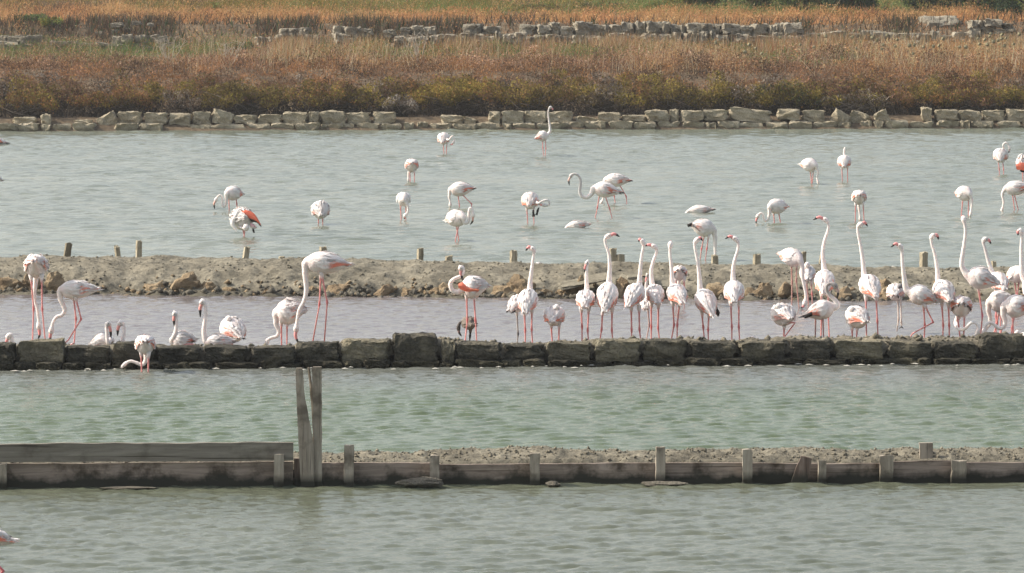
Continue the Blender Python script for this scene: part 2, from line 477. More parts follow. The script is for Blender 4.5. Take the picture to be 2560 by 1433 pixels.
for k in range(len(LOWC) - 1):
    a, b = LOWC[k], LOWC[k + 1]
    if b - a < 20: continue
    Y = wall_y(px_x((a + b) / 2, 59.5)) - random.uniform(0.07, 0.17)
    z1 = at(1280, 900 - (a - 1280) * 0.0055 + random.uniform(-3, 4), Y).z
    put_block(wall, low[k % 6], M['block'], px_x(a, Y) + 0.008, px_x(b, Y) - 0.008, -0.10, z1, Y, 0.5, random.uniform(-0.03, 0.03), random.uniform(-0.05, 0.05))
def wall_top(px):
    for a, b, t in TOP:
        if a <= px <= b: return t
    return 858
# mud cap behind and over the wall (one sheet of the ground that the birds stand on)
TOPX = np.array([px_x((a + b) / 2, 59.6) for a, b, t in TOP]); TOPZ = np.array([min(0.33, at(1280, t + 3, 59.6).z) for a, b, t in TOP])
def cap_z(x, y):
    d = y - (59.55 + 0.075 * x)
    top = np.interp(x, TOPX, TOPZ)
    k = np.interp(d, [0.17, 0.22, 0.28, 0.45, 0.9, 1.3, 1.9], [0.4, 0.86, 0.96, 0.98, 0.80, 0.60, 0.25])
    return top * k + (vfbm(x * 5 + 3, y * 5, 4) - 0.5) * 0.12 + (vfbm(x * 1.1, y * 1.7 + 8, 2) - 0.5) * 0.05
def sheet(name, xs, ds, yf, zf, mat, kind='structure'):
    X, Dd = np.meshgrid(xs, ds)
    Y = Dd + yf(X)
    Z = zf(X, Y)
    V = np.stack([X, Y, Z], -1).reshape(-1, 3)
    nx = len(xs); ny = len(ds)
    i = np.arange(nx * ny).reshape(ny, nx)
    F = np.stack([i[:-1, :-1], i[:-1, 1:], i[1:, 1:], i[1:, :-1]], -1).reshape(-1, 4)
    return tag(link(name, mesh_np(name, V, F, None, True), None, mat), kind=kind)
sheet('mud_ledge', np.arange(-9.5, 9.5, 0.035), np.arange(0.17, 1.9, 0.035), wall_y, cap_z, M['cap_mud'])

# ------------------------------------------------------------------ the earth bank between the pools
def bank_y(x): return 70.05 - 0.115 * x          # waterline of its near foot
def bank_z(x, y):
    d = y - (70.05 - 0.115 * x)
    crest = 0.555 - 0.0055 * (x + 8)
    z = np.interp(d, [-0.6, 0.0, 0.35, 0.6, 0.9, 1.3, 1.75, 2.2, 2.6, 3.0], [-0.05, 0.12, 0.18, 0.30, 0.40, 0.49, 0.545, 0.55, 0.35, -0.2])
    z = z * (crest / 0.55)
    rough = np.interp(d, [0, 0.5, 1.2, 2.4], [0.18, 0.26, 0.14, 0.11])
    return z + (vfbm(x * 2.6 + 9, y * 2.6 + 2, 5) - 0.5) * rough + (vfbm(x * 0.6 + 1, y * 0.6, 2) - 0.5) * 0.08 + (vfbm(x * 9, y * 9 + 3, 3) - 0.5) * 0.06
sheet('mud_bank', np.arange(-12, 12, 0.045), np.arange(-0.6, 3.0, 0.045), bank_y, bank_z, M['mud'])
def bz(x, y): return float(bank_z(np.array([x]), np.array([y]))[0])

# tan and grey rocks along the foot of the bank
def rock_mesh(name, seed, sub=2, rough=0.35):
    """craggy broken stone: a ball cut by a few random planes, then roughened"""
    bm = bmesh.new(); r = random.Random(seed)
    bmesh.ops.create_icosphere(bm, subdivisions=sub, radius=0.5)
    cuts = []
    for k in range(9):
        d = Vector((r.gauss(0, 1), r.gauss(0, 1), r.gauss(0, .8))).normalized(); cuts.append((d, r.uniform(.27, .44)))
    for v in bm.verts:
        for d, h in cuts:
            e = v.co.dot(d) - h
            if e > 0: v.co -= d * e * 0.92
        n1 = mnoise.noise(v.co * 3.2 + Vector((seed * 5.1, seed, 0)))
        n2 = mnoise.noise(v.co * 8.5 + Vector((0, seed * 3.3, seed)))
        v.co *= 1 + rough * 0.6 * n1 + rough * 0.5 * n2
    me = bpy.data.meshes.new(name); bm.to_mesh(me); bm.free()
    return me
rocks_t = [rock_mesh('tan_rock', k, 3, 0.5) for k in range(1, 9)]
rocks_g = [rock_mesh('grey_rock', 30 + k, 2, 0.5) for k in range(1, 7)]
for m in rocks_t: m.materials.append(M['rock'])
for m in rocks_g: m.materials.append(M['grey_rock'])
ROCKS = [  # px centre, width, height, label
    (28, 720, 66, 34, 'broad tan rock at the foot of the mud bank, nearest the left end'),
    (78, 712, 46, 34, 'pale tan rock behind the legs of the leftmost tall flamingo'),
    (139, 706, 40, 36, 'pointed pale tan rock just behind the flamingo drinking near the left end'),
    (130, 728, 36, 20, 'small reddish brown rock under the pointed pale rock at left'),
    (388, 722, 56, 26, 'flat crumbly tan rock left of the biggest boulder on the mud bank'),
    (468, 718, 82, 42, 'biggest rounded tan boulder on the bank, above the two resting flamingos at left'),
    (520, 724, 40, 26, 'small tan rock touching the right side of the biggest boulder'),
    (580, 732, 38, 20, 'low orange rock above the head tucked flamingo on the wall'),
    (787, 735, 30, 28, 'tan rock between the neck and the legs of the tall drinking flamingo'),
    (845, 731, 54, 26, 'reddish tan rock right of the legs of the tall drinking flamingo'),
    (888, 741, 52, 20, 'low brown rock in the gap between the tall drinking flamingo and the preening one'),
    (962, 734, 48, 32, 'mottled tan rock midway along the open stretch of bank'),
    (1022, 738, 38, 32, 'rounded buff rock left of the preening flamingo'),
    (1084, 737, 34, 26, 'dark brown rock by the tail of the buff boulder under the preening neck'),
    (1112, 733, 44, 34, 'buff boulder under the curved neck of the preening flamingo'),
    (1140, 744, 46, 24, 'flat buff rock in front of the preening flamingo at the water'),
    (1262, 738, 54, 30, 'golden tan rock right of the preening flamingo'),
    (1300, 726, 60, 44, 'tall orange tan rock just left of the upright flamingo with turned head'),
    (1357, 742, 48, 26, 'flat tan rock right of the upright flamingo with turned head'),
    (1425, 738, 54, 28, 'pale tan rock under the overhanging ledge of the bank'),
    (1400, 752, 36, 16, 'small tan rock at the waterline under the overhanging ledge'),
    (1452, 716, 26, 36, 'upright orange tan rock beneath the overhanging ledge'),
    (1558, 734, 50, 52, 'large smooth golden rock between two upright flamingos right of centre'),
    (1664, 742, 40, 36, 'dark brown rock between upright flamingos right of the golden rock'),
    (1800, 742, 66, 44, 'brown and tan rock left of the upright flamingo facing away with pale pink rump'),
    (1885, 748, 50, 34, 'rough tan rock beside the hollow stone on the right part of the bank'),
    (1913, 729, 34, 30, 'hollow tan stone sitting high at the foot of the bank'),
    (1962, 729, 36, 32, 'smooth round pale brown rock beside the legs of the wading flamingo on the bank'),
    (1990, 755, 36, 28, 'tan rock behind the legs of the flamingo with its tail raised at the bank'),
    (2105, 752, 70, 42, 'dark grey brown rock right of the dark necked flamingo'),
    (2215, 732, 40, 46, 'pale rock behind the flamingo with the dark tucked head'),
    (2232, 758, 40, 30, 'tan rock by the waterline behind the flamingo with the dark tucked head'),
    (2300, 757, 46, 26, 'buff rock behind the breast of the striding flamingo'),
]
random.seed(5)
for k, (x, y, w, h, lab) in enumerate(ROCKS):
    xx = px_x(x, 70)
    yy = 70.05 - 0.115 * xx + 0.36
    p = at(x, y, yy)
    o = link('rock', rocks_t[k % 8], None, None, p)
    o.scale = (w / ppm(yy) * 1.3, w / ppm(yy) * 1.0, h / ppm(yy) * 1.5)
    o.rotation_euler = (random.uniform(-.3, .3), random.uniform(-.3, .3), random.uniform(-0.5, 0.5))
    tag(o, lab, 'rock', 'rocks along the foot of the mud bank')
# rubble: far too many small stones to count
def rubble(name, n, seed, xr, yfun, zfun, smin, smax, mat):
    r = np.random.default_rng(seed)
    base = np.array([(1, 0, 0), (-1, 0, 0), (0, 1, 0), (0, -1, 0), (0, 0, 1), (0, 0, -1)], float)
    fc = np.array([(0, 2, 4), (2, 1, 4), (1, 3, 4), (3, 0, 4), (2, 0, 5), (1, 2, 5), (3, 1, 5), (0, 3, 5)])
    V = []; F = []
    xs = r.uniform(-xr, xr, n); ys = yfun(xs, r)
    zs = zfun(xs, ys)
    s = smin * (smax / smin) ** (r.random(n) ** 1.8)
    for i in range(n):
        j = base * s[i] * r.uniform(0.6, 1.2, (6, 3)) + r.normal(0, s[i] * 0.22, (6, 3))
        a = r.random() * 6.28; c, sn = math.cos(a), math.sin(a)
        j = np.stack([j[:, 0] * c - j[:, 1] * sn, j[:, 0] * sn + j[:, 1] * c, j[:, 2] * 0.8], -1)
        V.append(j + (xs[i], ys[i], zs[i] + s[i] * 0.2)); F.append(fc + 6 * i)
    return tag(link(name, mesh_np(name, np.concatenate(V), np.concatenate(F)), None, mat), kind='stuff')
rubble('bank_rubble', 1500, 4, 10.5, lambda x, r: bank_y(x) + np.abs(r.normal(0.05, 0.25, len(x))), bank_z, 0.018, 0.085, M['grey_rock'])
rubble('tan_rubble', 600, 6, 10.5, lambda x, r: bank_y(x) + np.abs(r.normal(0.2, 0.28, len(x))), bank_z, 0.02, 0.08, M['rock'])
rubble('bank_clods', 3200, 9, 11.5, lambda x, r: bank_y(x) + r.uniform(0.5, 2.5, len(x)), bank_z, 0.008, 0.030, M['mud'])
rubble('ledge_clods', 1400, 10, 9, lambda x, r: wall_y(x) + r.uniform(0.12, 0.8, len(x)), cap_z, 0.012, 0.06, M['cap_mud'])
# slabs that jut out of the bank
for (x0, x1, y0, y1, lab) in ((1398, 1520, 716, 690, 'long tilted slab jutting out of the bank behind the upright flamingos'), (1566, 1622, 690, 684, 'short dark slab jutting from the bank behind the pair of upright flamingos'), (1640, 1672, 712, 712, 'small stone slab jutting from the bank right of the pair of upright flamingos')):
    Y = 70.05 - 0.115 * px_x(x0, 70) + 0.32
    a, b = at(x0, y0, Y), at(x1, y1, Y)
    o = link('slab', block_mesh('slab', 4, x0, 0.08, 0.3), None, M['mud'], (a + b) / 2)
    o.scale = ((b - a).length, 0.55, 0.045)
    o.rotation_euler = (R(6), -math.atan2(b.z - a.z, b.x - a.x), 0)
    tag(o, lab, 'stone slab')

# ------------------------------------------------------------------ old wooden posts on the far edge of the bank
def post_mesh(name, w, d, h, seed, lean=0.0, top=0.02, taper=0.9, split=0):
    """squared weathered post, bottom at z=0, worn uneven edges and top"""
    rings = 6; V = []; F = []
    r = random.Random(seed)
    prof = [(-1, -1), (-0.2, -1.03), (0.9, -1), (1, -0.9), (1, 0.9), (0.9, 1), (-0.9, 1), (-1, 0.9)]
    for i in range(rings + 1):
        t = i / rings
        k = 1 - (1 - taper) * t
        for (a, b) in prof:
            z = h * t
            if i == rings: z += r.uniform(-top, top)
            V.append((a * w / 2 * k + lean * t * h + r.uniform(-.05, .05) * w, b * d / 2 * k + r.uniform(-.05, .05) * d, z))
    n = len(prof)
    for i in range(rings):
        for k in range(n):
            F.append((i * n + k, i * n + (k + 1) % n, (i + 1) * n + (k + 1) % n, (i + 1) * n + k))
    V.append((lean * h, 0, h + r.uniform(0, top)))
    for k in range(n): F.append((rings * n + k, rings * n + (k + 1) % n, len(V) - 1))
    F.append(tuple(reversed(range(n))))
    me = bpy.data.meshes.new(name); me.from_pydata(V, [], F)
    return me
POSTS = [  # x, top y, bottom y, width px, lean (per height)
    (168, 608, 648, 17, 0.16, 'leaning grey wooden post on the bank, nearest the left end'),
    (295, 616, 648, 13, -0.12, 'thin worn wooden post on the bank between two taller posts at left'),
    (347, 604, 648, 14, 0.03, 'tallest upright wooden post on the left part of the bank'),
    (614, 618, 647, 14, 0.18, 'leaning wooden post on the bank left of the low dark stump'),
    (705, 641, 651, 15, 0, 'low dark wooden stump just above the bank top'),
    (808, 618, 652, 17, 0, 'wooden post rising right behind the back of the tall drinking flamingo'),
    (1050, 622, 652, 15, 0.03, 'grey wooden post on the open stretch of the bank'),
    (1122, 640, 654, 17, 0, 'squat wooden stump up behind the preening flamingo'),
    (1284, 627, 660, 17, 0, 'square wooden post left of the upright flamingo with turned head'),
    (1532, 622, 662, 17, 0, 'taller of the two wooden posts beside the flamingo with black tipped bill'),
    (1550, 638, 674, 19, 0.06, 'shorter split post of the pair beside the flamingo with black tipped bill'),
    (1787, 638, 665, 16, 0, 'wooden post in front of the feeding flamingo with black tail feathers'),
    (1892, 637, 664, 17, 0, 'square wooden post standing alone between two upright necks right of centre'),
    (2008, 631, 660, 12, 0.06, 'dark wooden post behind the flamingo feeding at the bank'),
    (2052, 640, 672, 11, 0.12, 'thin leaning post beside the neck of the upright flamingo above the dark necked one'),
    (2309, 632, 676, 18, 0.02, 'ragged dark split post between two upright flamingos at right'),
    (2484, 654, 671, 12, 0, 'short dark post behind the rightmost tall flamingos'),
]
for k, (x, y0, y1, w, ln, lab) in enumerate(POSTS):
    Y = 70.05 - 0.115 * px_x(x, 72) + 2.45
    b = at(x - ln * (y1 - y0) * 0.5, y1 + 10, Y); t = at(x, y0, Y)
    h = t.z - b.z
    o = link('wooden_post', post_mesh('wooden_post', w / ppm(Y), w / ppm(Y) * 0.8, h, 100 + k, ln), None, M['bank_post'], b)
    o.rotation_euler = (0, 0, R(24) + random.uniform(-.1, .1))
    tag(o, lab, 'wooden post', 'old wooden posts along the bank')

# ------------------------------------------------------------------ timber revetment in front
rv = thing('timber_revetment', 'low grey timber board wall with short posts holding back a strip of earth', 'timber wall', (0, 46, 0))
def rev_y(x): return 45.98 + 0.06 * x
def board_mesh(name, L, h, th, seed):
    nx, nz = max(6, int(L / 0.10)), 4
    V = []; F = []
    r = random.Random(seed)
    for side, y in ((0, -th / 2), (1, th / 2)):
        for j in range(nz + 1):
            for i in range(nx + 1):
                e = 0.006 * mnoise.noise(Vector((i * 0.7, j * 1.3, seed))) 
                zz = -h / 2 + h * j / nz
                if j in (0, nz): zz += 0.010 * mnoise.noise(Vector((i * 0.35, seed * 3.3, j)))
                V.append((-L / 2 + L * i / nx, y + e, zz))
    w = nx + 1; o2 = w * (nz + 1)
    for j in range(nz):
        for i in range(nx):
            a = j * w + i
            F.append((a, a + 1, a + w + 1, a + w)); F.append((o2 + a + 1, o2 + a, o2 + a + w, o2 + a + w + 1))
    for i in range(nx):
        F.append((i + 1, i, o2 + i, o2 + i + 1)); t = nz * w + i
        F.append((t, t + 1, o2 + t + 1, o2 + t))
    for j in range(nz):
        a = j * w; F.append((a, a + w, o2 + a + w, o2 + a)); b = j * w + nx
        F.append((b + w, b, o2 + b, o2 + b + w))
    me = bpy.data.meshes.new(name); me.from_pydata(V, [], F)
    return me
def put_board(x0, x1, ytop, ybot, dy, seed, th=0.045, name='board', mk='board'):
    Y = rev_y(px_x((x0 + x1) / 2, 46)) + dy
    a = at(x0, ytop, Y); b = at(x1, ybot, Y)
    zt, zb = at(1280, ytop, Y).z, at(1280, ybot, Y).z
    o = link(name, board_mesh(name, b.x - a.x, zt - zb, th, seed), rv, M[mk])
    bx = rv.location
    o.location = ((a.x + b.x) / 2 - bx[0], Y - bx[1], (zt + zb) / 2 - bx[2])
    o.rotation_euler = (0, random.uniform(-0.002, 0.002), math.atan(0.06))
put_board(-260, 733, 1108, 1154, 0.00, 1, 0.07, 'board', 'top_board')
put_board(-250, 0, 1158, 1235, 0.03, 2)
put_board(3, 733, 1157, 1240, 0.03, 3)
BX = [800, 868, 1086, 1336, 1650, 1868, 2045, 2212, 2392, 2700]
for k in range(len(BX) - 1):
    put_board(BX[k] + 2, BX[k + 1] - 2, 1158 + (-4 if k > 6 else 0) + random.uniform(-2, 2), 1236, 0.03 + random.uniform(-.015, .015), 10 + k)
RP = [(5, 1160, 1225, 22), (697, 1136, 1225, 25), (872, 1113, 1222, 25), (1086, 1138, 1190, 23), (1338, 1133, 1216, 25), (1650, 1118, 1212, 24), (1869, 1123, 1212, 25), (2055, 1152, 1212, 20), (2215, 1139, 1214, 34), (2396, 1152, 1212, 38)]
for k, (x, y0, y1, w) in enumerate(RP):
    Y = rev_y(px_x(x, 46)) - 0.07
    b = at(x, y1 + 18, Y); t = at(x, y0, Y)
    o = link('post', post_mesh('post', w / ppm(Y), 0.06, t.z - b.z, 300 + k, random.uniform(-.03, .03), 0.008, 0.96), rv, M['post'])
    o.location = b - rv.location
# leaning broken stake and the stub behind the boards
def stake(name, pts, th, Y, mat, lab, cat, seed, bottom=30):
    """plank traced as (y, xleft, xright) rows, with real thickness"""
    V = []; F = []; r = random.Random(seed)
    base = at((pts[-1][1] + pts[-1][2]) / 2, pts[-1][0], Y)
    rows = []
    for q in range(len(pts) - 1):
        n = max(1, int((pts[q + 1][0] - pts[q][0]) / 14))
        for j in range(n):
            t = j / n
            rows.append([pts[q][c] * (1 - t) + pts[q + 1][c] * t for c in range(3)])
    rows.append(list(pts[-1])); rows.append([pts[-1][0] + bottom, pts[-1][1], pts[-1][2]])
    for i, (y, xl, xr) in enumerate(rows):
        xl += r.uniform(-.5, .5); xr += r.uniform(-.7, .7)
        for (x, yy) in ((xl, -th / 2), ((xl * .55 + xr * .45), -th / 2 - 0.006), (xr, -th / 2), (xr, th / 2), (xl, th / 2)):
            p = at(x, y, Y); V.append((p.x - base.x, yy, p.z - base.z))
    n = 5
    for i in range(len(rows) - 1):
        for k in range(n):
            F.append((i * n + k, (i + 1) * n + k, (i + 1) * n + (k + 1) % n, i * n + (k + 1) % n))
    F.append((0, 1, 2, 3, 4)); F.append(tuple((len(rows) - 1) * n + k for k in reversed(range(n))))
    me = bpy.data.meshes.new(name); me.from_pydata(V, [], F)
    o = link(name, me, None, mat, base)
    return tag(o, lab, cat)
YS = rev_y(px_x(770, 46)) - 0.02
stake('wooden_stake', [(920, 741, 755), (926, 739, 757), (985, 741, 761), (1030, 743, 769), (1075, 745, 778), (1110, 747, 784), (1215, 752, 787)], 0.05, YS - 0.03, M['post'], 'tall grey plank that widens downward, left of the pair rising from the board wall', 'wooden stake', 1)
stake('wooden_stake', [(917, 782, 803), (922, 780, 804), (1215, 787, 805)], 0.055, YS, M['post'], 'tall straight grey plank, right of the pair rising from the board wall', 'wooden stake', 2)
stake('wooden_stake', [(919, 769, 774), (945, 772, 778), (1000, 777, 788), (1080, 782, 796)], 0.03, YS + 0.07, M['post'], 'thin dark splintered stick squeezed between the two tall planks', 'wooden stake', 3)
YS2 = rev_y(px_x(2003, 46)) - 0.09
stake('wooden_stake', [(1140, 2003, 2008), (1146, 2001, 2030), (1170, 1990, 2026), (1200, 1979, 2018), (1216, 1974, 2014)], 0.03, YS2, M['rotten'], 'short broken plank leaning left against the board wall at right', 'wooden stake', 4)
Yb = rev_y(px_x(2314, 46)) + 0.25
stake('wooden_stake', [(1107, 2297, 2331), (1112, 2298, 2331), (1155, 2300, 2332)], 0.06, Yb, M['post'], 'stub of a post standing in the earth behind the board wall at right', 'wooden stake', 5)
Yc = rev_y(px_x(735, 46)) + 0.02
stake('wooden_stake', [(1146, 735, 750), (1230, 737, 752)], 0.04, Yc + 0.03, M['rotten'], 'short rotten reddish board between the board wall and the tall planks', 'wooden stake', 6)

def strip_z(x, y):
    d = y - (45.98 + 0.06 * x)
    z = np.interp(d, [0.04, 0.12, 0.45, 0.75, 1.0, 1.4], [0.15, 0.205, 0.245, 0.25, 0.15, -0.15])
    z = z + 0.045 * np.exp(-((x - 0.15) / 0.45) ** 2) * (d > 0.1)
    z = np.where(x < -2.15, np.minimum(z, 0.19), z)
    return z + (vfbm(x * 7, y * 7 + 4, 4) - 0.5) * 0.085
sheet('earth_strip', np.arange(-8.5, 8.5, 0.028), np.arange(0.05, 1.4, 0.03), rev_y, strip_z, M['mud'])
rubble('strip_clods', 3000, 14, 6.5, lambda x, r: rev_y(x) + r.uniform(0.12, 0.85, len(x)), strip_z, 0.006, 0.026, M['cap_mud'])
for (x, y, w, h, lab) in ((1050, 1201, 130, 20, 'long low algae covered stone at the waterline beside the second short post'), (1386, 1208, 40, 14, 'small rough stone at the waterline right of the middle posts'), (1655, 1208, 140, 10, 'flat mud stone just breaking the water in front of the board wall'), (325, 1218, 150, 6, 'thin muddy ridge at the waterline below the left board')):
    Y = rev_y(px_x(x, 46)) - 0.2
    o = link('rock', rock_mesh('rock', x, 3, 0.45), None, M['grey_rock'], at(x, y + h * 0.2, Y))
    o.scale = (w / ppm(Y), 0.18, h / ppm(Y) * 1.3)
    tag(o, lab, 'rock')

# ------------------------------------------------------------------ far shore: two courses of pale blocks
fw = thing('shore_wall', 'broken edging of pale rough stone blocks along the far waterline', 'stone wall', (0, 145.0, 0))
fb = [block_mesh('shore_block', 6, 200 + k, 0.14, 0.25, 5.0) for k in range(12)]
LOW2 = [(-60, 45), (46, 100), (103, 130, 292, 0), (132, 180), (182, 240), (285, 345), (347, 406), (470, 530), (532, 615), (618, 678), (680, 738), (741, 799), (802, 858), (860, 890), (892, 950), (952, 1005), (1008, 1036), (1040, 1070), (1072, 1128), (1131, 1192), (1193, 1252), (1254, 1281), (1283, 1340), (1342, 1402), (1404, 1460), (1463, 1517), (1520, 1582), (1584, 1641), (1643, 1700), (1702, 1758), (1760, 1790), (1792, 1848), (1850, 1908), (1912, 1970), (1972, 2030), (2032, 2090), (2092, 2128), (2149, 2180), (2181, 2208), (2211, 2270), (2272, 2334), (2336, 2394), (2396, 2424), (2426, 2482), (2494, 2550), (2553, 2620)]
UP2 = [(35, 92, 295, 311, 0), (104, 130, 291, 318, 0), (188, 235, 303, 318, 0), (244, 296, 289, 323, -0.5), (297, 354, 283, 309, 0), (362, 421, 285, 310, 0), (424, 479, 286, 312, 0), (481, 528, 284, 309, 0), (530, 582, 281, 311, 0.25), (588, 642, 292, 309, 0), (646, 704, 288, 309, 0), (710, 770, 284, 310, 0), (771, 801, 283, 310, 0), (803, 862, 283, 311, 0), (866, 926, 285, 311, 0), (932, 988, 282, 309, 0), (1103, 1160, 292, 311, 0.05), (1160, 1192, 297, 311, 0.3), (1221, 1252, 281, 306, 0), (1252, 1310, 281, 308, 0), (1312, 1368, 280, 306, 0), (1368, 1430, 282, 307, -0.05), (1436, 1495, 295, 310, 0.15), (1496, 1552, 283, 307, 0), (1555, 1614, 290, 304, 0), (1614, 1670, 279, 304, 0), (1672, 1698, 278, 303, 0), (1700, 1757, 280, 302, 0), (1758, 1817, 278, 300, 0), (1822, 1925, 275, 303, 0.12), (1943, 1999, 277, 298, 0), (2003, 2061, 280, 303, 0), (2076, 2120, 281, 318, 0.5), (2123, 2172, 284, 315, 0.35), (2184, 2222, 281, 312, -0.5), (2301, 2328, 272, 300, 0), (2337, 2394, 279, 300, 0), (2396, 2450, 279, 302, 0.06), (2454, 2510, 280, 301, 0), (2512, 2575, 276, 303, 0.05)]
random.seed(31)
for k, q in enumerate(LOW2):
    a, b = q[0], q[1]
    Y = shore_y(px_x((a + b) / 2, 145)) + random.uniform(-.08, .08)
    top = 312.5 - (a / 2560) * 9 + random.uniform(-3, 2)
    put_block(fw, fb[k % 12], M['shore_stone'], px_x(a + 2, Y), px_x(b - 2, Y), -0.2, at(1280, top, Y).z, Y, 0.5, random.uniform(-.03, .03), random.uniform(-.08, .08))
for k, (a, b, t, bt, tl) in enumerate(UP2):
    Y = shore_y(px_x((a + b) / 2, 145)) + 0.22 + random.uniform(-.06, .1)
    put_block(fw, fb[(k * 5 + 3) % 12], M['shore_stone'], px_x(a + 2, Y), px_x(b - 2, Y), at(1280, bt + 2, Y).z, at(1280, t - 2 + random.uniform(-1.5, 1.5), Y).z, Y, 0.45, tl, random.uniform(-.12, .12))

# ------------------------------------------------------------------ ruined dry-stone terrace wall on the slope
rw = thing('ruined_wall', 'long ruined terrace wall of pale grey squared blocks on the dry slope', 'stone wall', (0, 165.5, 2))
rb = [block_mesh('ruin_block', 5, 260 + k, 0.17, 0.3, 5.0) for k in range(12)]
RC = [  # x0, x1, y top, y bottom, mean width
    (1300, 2000, 60, 86, 38, 1.0), (1160, 1240, 63, 84, 40, .9), (985, 1110, 66, 86, 34, .8), (832, 985, 70, 90, 40, .6), (700, 770, 70, 88, 36, 1.0),
    (1150, 2000, 86, 106, 30, 1.0), (1990, 2450, 82, 104, 36, 1.0), (985, 1150, 88, 108, 34, .85), (640, 985, 90, 110, 26, .55),
    (1170, 2010, 107, 124, 34, .7), (640, 1160, 111, 126, 32, .4), (2000, 2480, 105, 120, 42, .6), (2420, 2520, 54, 70, 36, 1.0), (2420, 2530, 71, 84, 44, 1.0)]
random.seed(77)
for (x0, x1, t, b, w, keep) in RC:
    x = x0
    while x < x1:
        ww = w * random.uniform(0.45, 1.2); dz = random.uniform(-4, 4)
        if random.random() < keep:
            Y = 165.4 + random.uniform(-.12, .12) - (1.2 if b > 104 else (0.2 if b > 92 else 0))* 0.3
            put_block(rw, random.choice(rb), M['ruin_stone'], px_x(x, Y) + .01, px_x(x + ww, Y) - .01, at(1280, b + random.uniform(-1, 4) + dz * .4, Y).z, at(1280, t + random.uniform(-3, 4) + dz, Y).z, Y, 0.6, random.uniform(-.09, .09), random.uniform(-.25, .25))
        x += ww + 1
rl = thing('tumbled_wall', 'tumbled row of small pale stones on the slope at the far left', 'stone wall', (-12, 164, 2))
RS = [(8, 98, 24, 14), (34, 100, 20, 14), (48, 97, 22, 13), (64, 100, 18, 14), (80, 98, 16, 14), (97, 97, 20, 15), (25, 112, 50, 12), (0, 114, 40, 10), (60, 118, 40, 10), (145, 113, 30, 14), (165, 110, 22, 10), (190, 112, 16, 14), (215, 114, 24, 10), (262, 113, 34, 9), (300, 102, 28, 18), (322, 97, 24, 16), (350, 97, 18, 14), (368, 99, 22, 18), (392, 96, 20, 14), (410, 98, 20, 12), (318, 121, 40, 12), (350, 118, 30, 12), (376, 122, 26, 12), (420, 115, 30, 12), (275, 120, 30, 10), (340, 108, 50, 12), (296, 63, 26, 9), (250, 85, 20, 9), (320, 76, 18, 8), (345, 58, 18, 8), (380, 62, 14, 7), (290, 79, 14, 7)]
for (x, y, w, h) in RS:
    Y = 164.2 + random.uniform(-.2, .2) + (2.5 if y < 90 else 0)
    put_block(rl, random.choice(rb), M['ruin_stone'], px_x(x - w * .55, Y), px_x(x + w * .55, Y), at(1280, y + h * .6, Y).z, at(1280, y - h * .6, Y).z, Y, w / ppm(Y) * .8, random.uniform(-.2, .2), random.uniform(-.4, .4))
Ym = 168.0
o = link('boulder', rock_mesh('boulder', 91, 4, 0.3), None, M['ruin_stone'], at(2342, 66, Ym))
o.scale = (135 / ppm(Ym), 1.3, 62 / ppm(Ym))
tag(o, 'big pale domed rock outcrop above the ruined wall at upper right', 'boulder')

# thin crusts of salt on the bank, pale flecks along the wall's waterline
M['salt'] = mat_mud('salt_crust', (0.42, 0.40, 0.35), (0.55, 0.53, 0.47), (0.66, 0.64, 0.58), 6.0, 0.02)
def crust(name, n, seed, xf, yf, zf, s0, s1):
    r = np.random.default_rng(seed); V = []; F = []
    xs = xf(r, n); ys = yf(xs, r)
    for i in range(n):
        a = r.uniform(s0, s1); b = a * r.uniform(.15, .35); k = len(V)
        z = zf(xs[i], ys[i])
        for q in range(6):
            t = q / 6 * 6.283; V.append((xs[i] + math.cos(t) * a * r.uniform(.6, 1.2), ys[i] + math.sin(t) * b, z))
        V.append((xs[i], ys[i], z + .012))
        F += [(k + q, k + (q + 1) % 6, k + 6) for q in range(6)]
    tag(link(name, mesh_np(name, V, F, None, True), None, M['salt']), kind='stuff')
crust('salt_crust', 420, 71, lambda r, n: r.uniform(0.6, 8.2, n), lambda x, r: bank_y(x) + r.uniform(2.25, 2.42, len(x)), lambda x, y: bz(x, y) + .004, .02, .09)
crust('waterline_flecks', 60, 72, lambda r, n: r.uniform(-6.8, 6.8, n), lambda x, r: wall_y(x) - r.uniform(.10, .55, len(x)) ** 1.2, lambda x, y: .015, .015, .07)

# ------------------------------------------------------------------ vegetation of the slope
def gz(x, y): return ground_z(np.asarray(x, float), np.asarray(y, float))
def blades(name, x, y, h, w, cols, lean=0.35, wind=0.12, z=None, seed=1, mat='grass', kind='stuff', parent=None):
    r = np.random.default_rng(seed); n = len(x)
    if z is None: z = gz(x, y) - 0.02
    a = r.random(n) * 6.283
    wx, wy = np.cos(a) * w, np.sin(a) * w * 0.5
    b = r.random(n) * 6.283; l = np.abs(r.normal(0, lean, n)) * h
    tx = x + np.cos(b) * l + wind * h; ty = y + np.sin(b) * l
    V = np.empty((n, 3, 3)); 
    V[:, 0] = np.stack([x - wx, y - wy, z], -1); V[:, 1] = np.stack([x + wx, y + wy, z], -1)
    V[:, 2] = np.stack([tx, ty, z + h], -1)
    F = np.arange(n * 3).reshape(n, 3)
    C = np.repeat(cols, 3, axis=0)
    o = link(name, mesh_np(name, V.reshape(-1, 3), F, C), parent, M[mat])
    if kind: tag(o, kind=kind)
    return o
def pal(n, seed, colors, weights, var=0.22, sharp=1):
    r = np.random.default_rng(seed)
    w = np.asarray(weights, float)
    if w.ndim == 2 and sharp != 1: w = w ** sharp
    if w.ndim == 1: idx = r.choice(len(colors), n, p=w / w.sum())
    else:
        cw = np.cumsum(w / w.sum(1, keepdims=True), 1); idx = (r.random((n, 1)) > cw).sum(1).clip(0, len(colors) - 1)
    c = np.asarray(colors, float)[idx]
    return (c * (1 + r.normal(0, var, (n, 1))).clip(0.4, 1.8)).clip(0.004, 0.9)
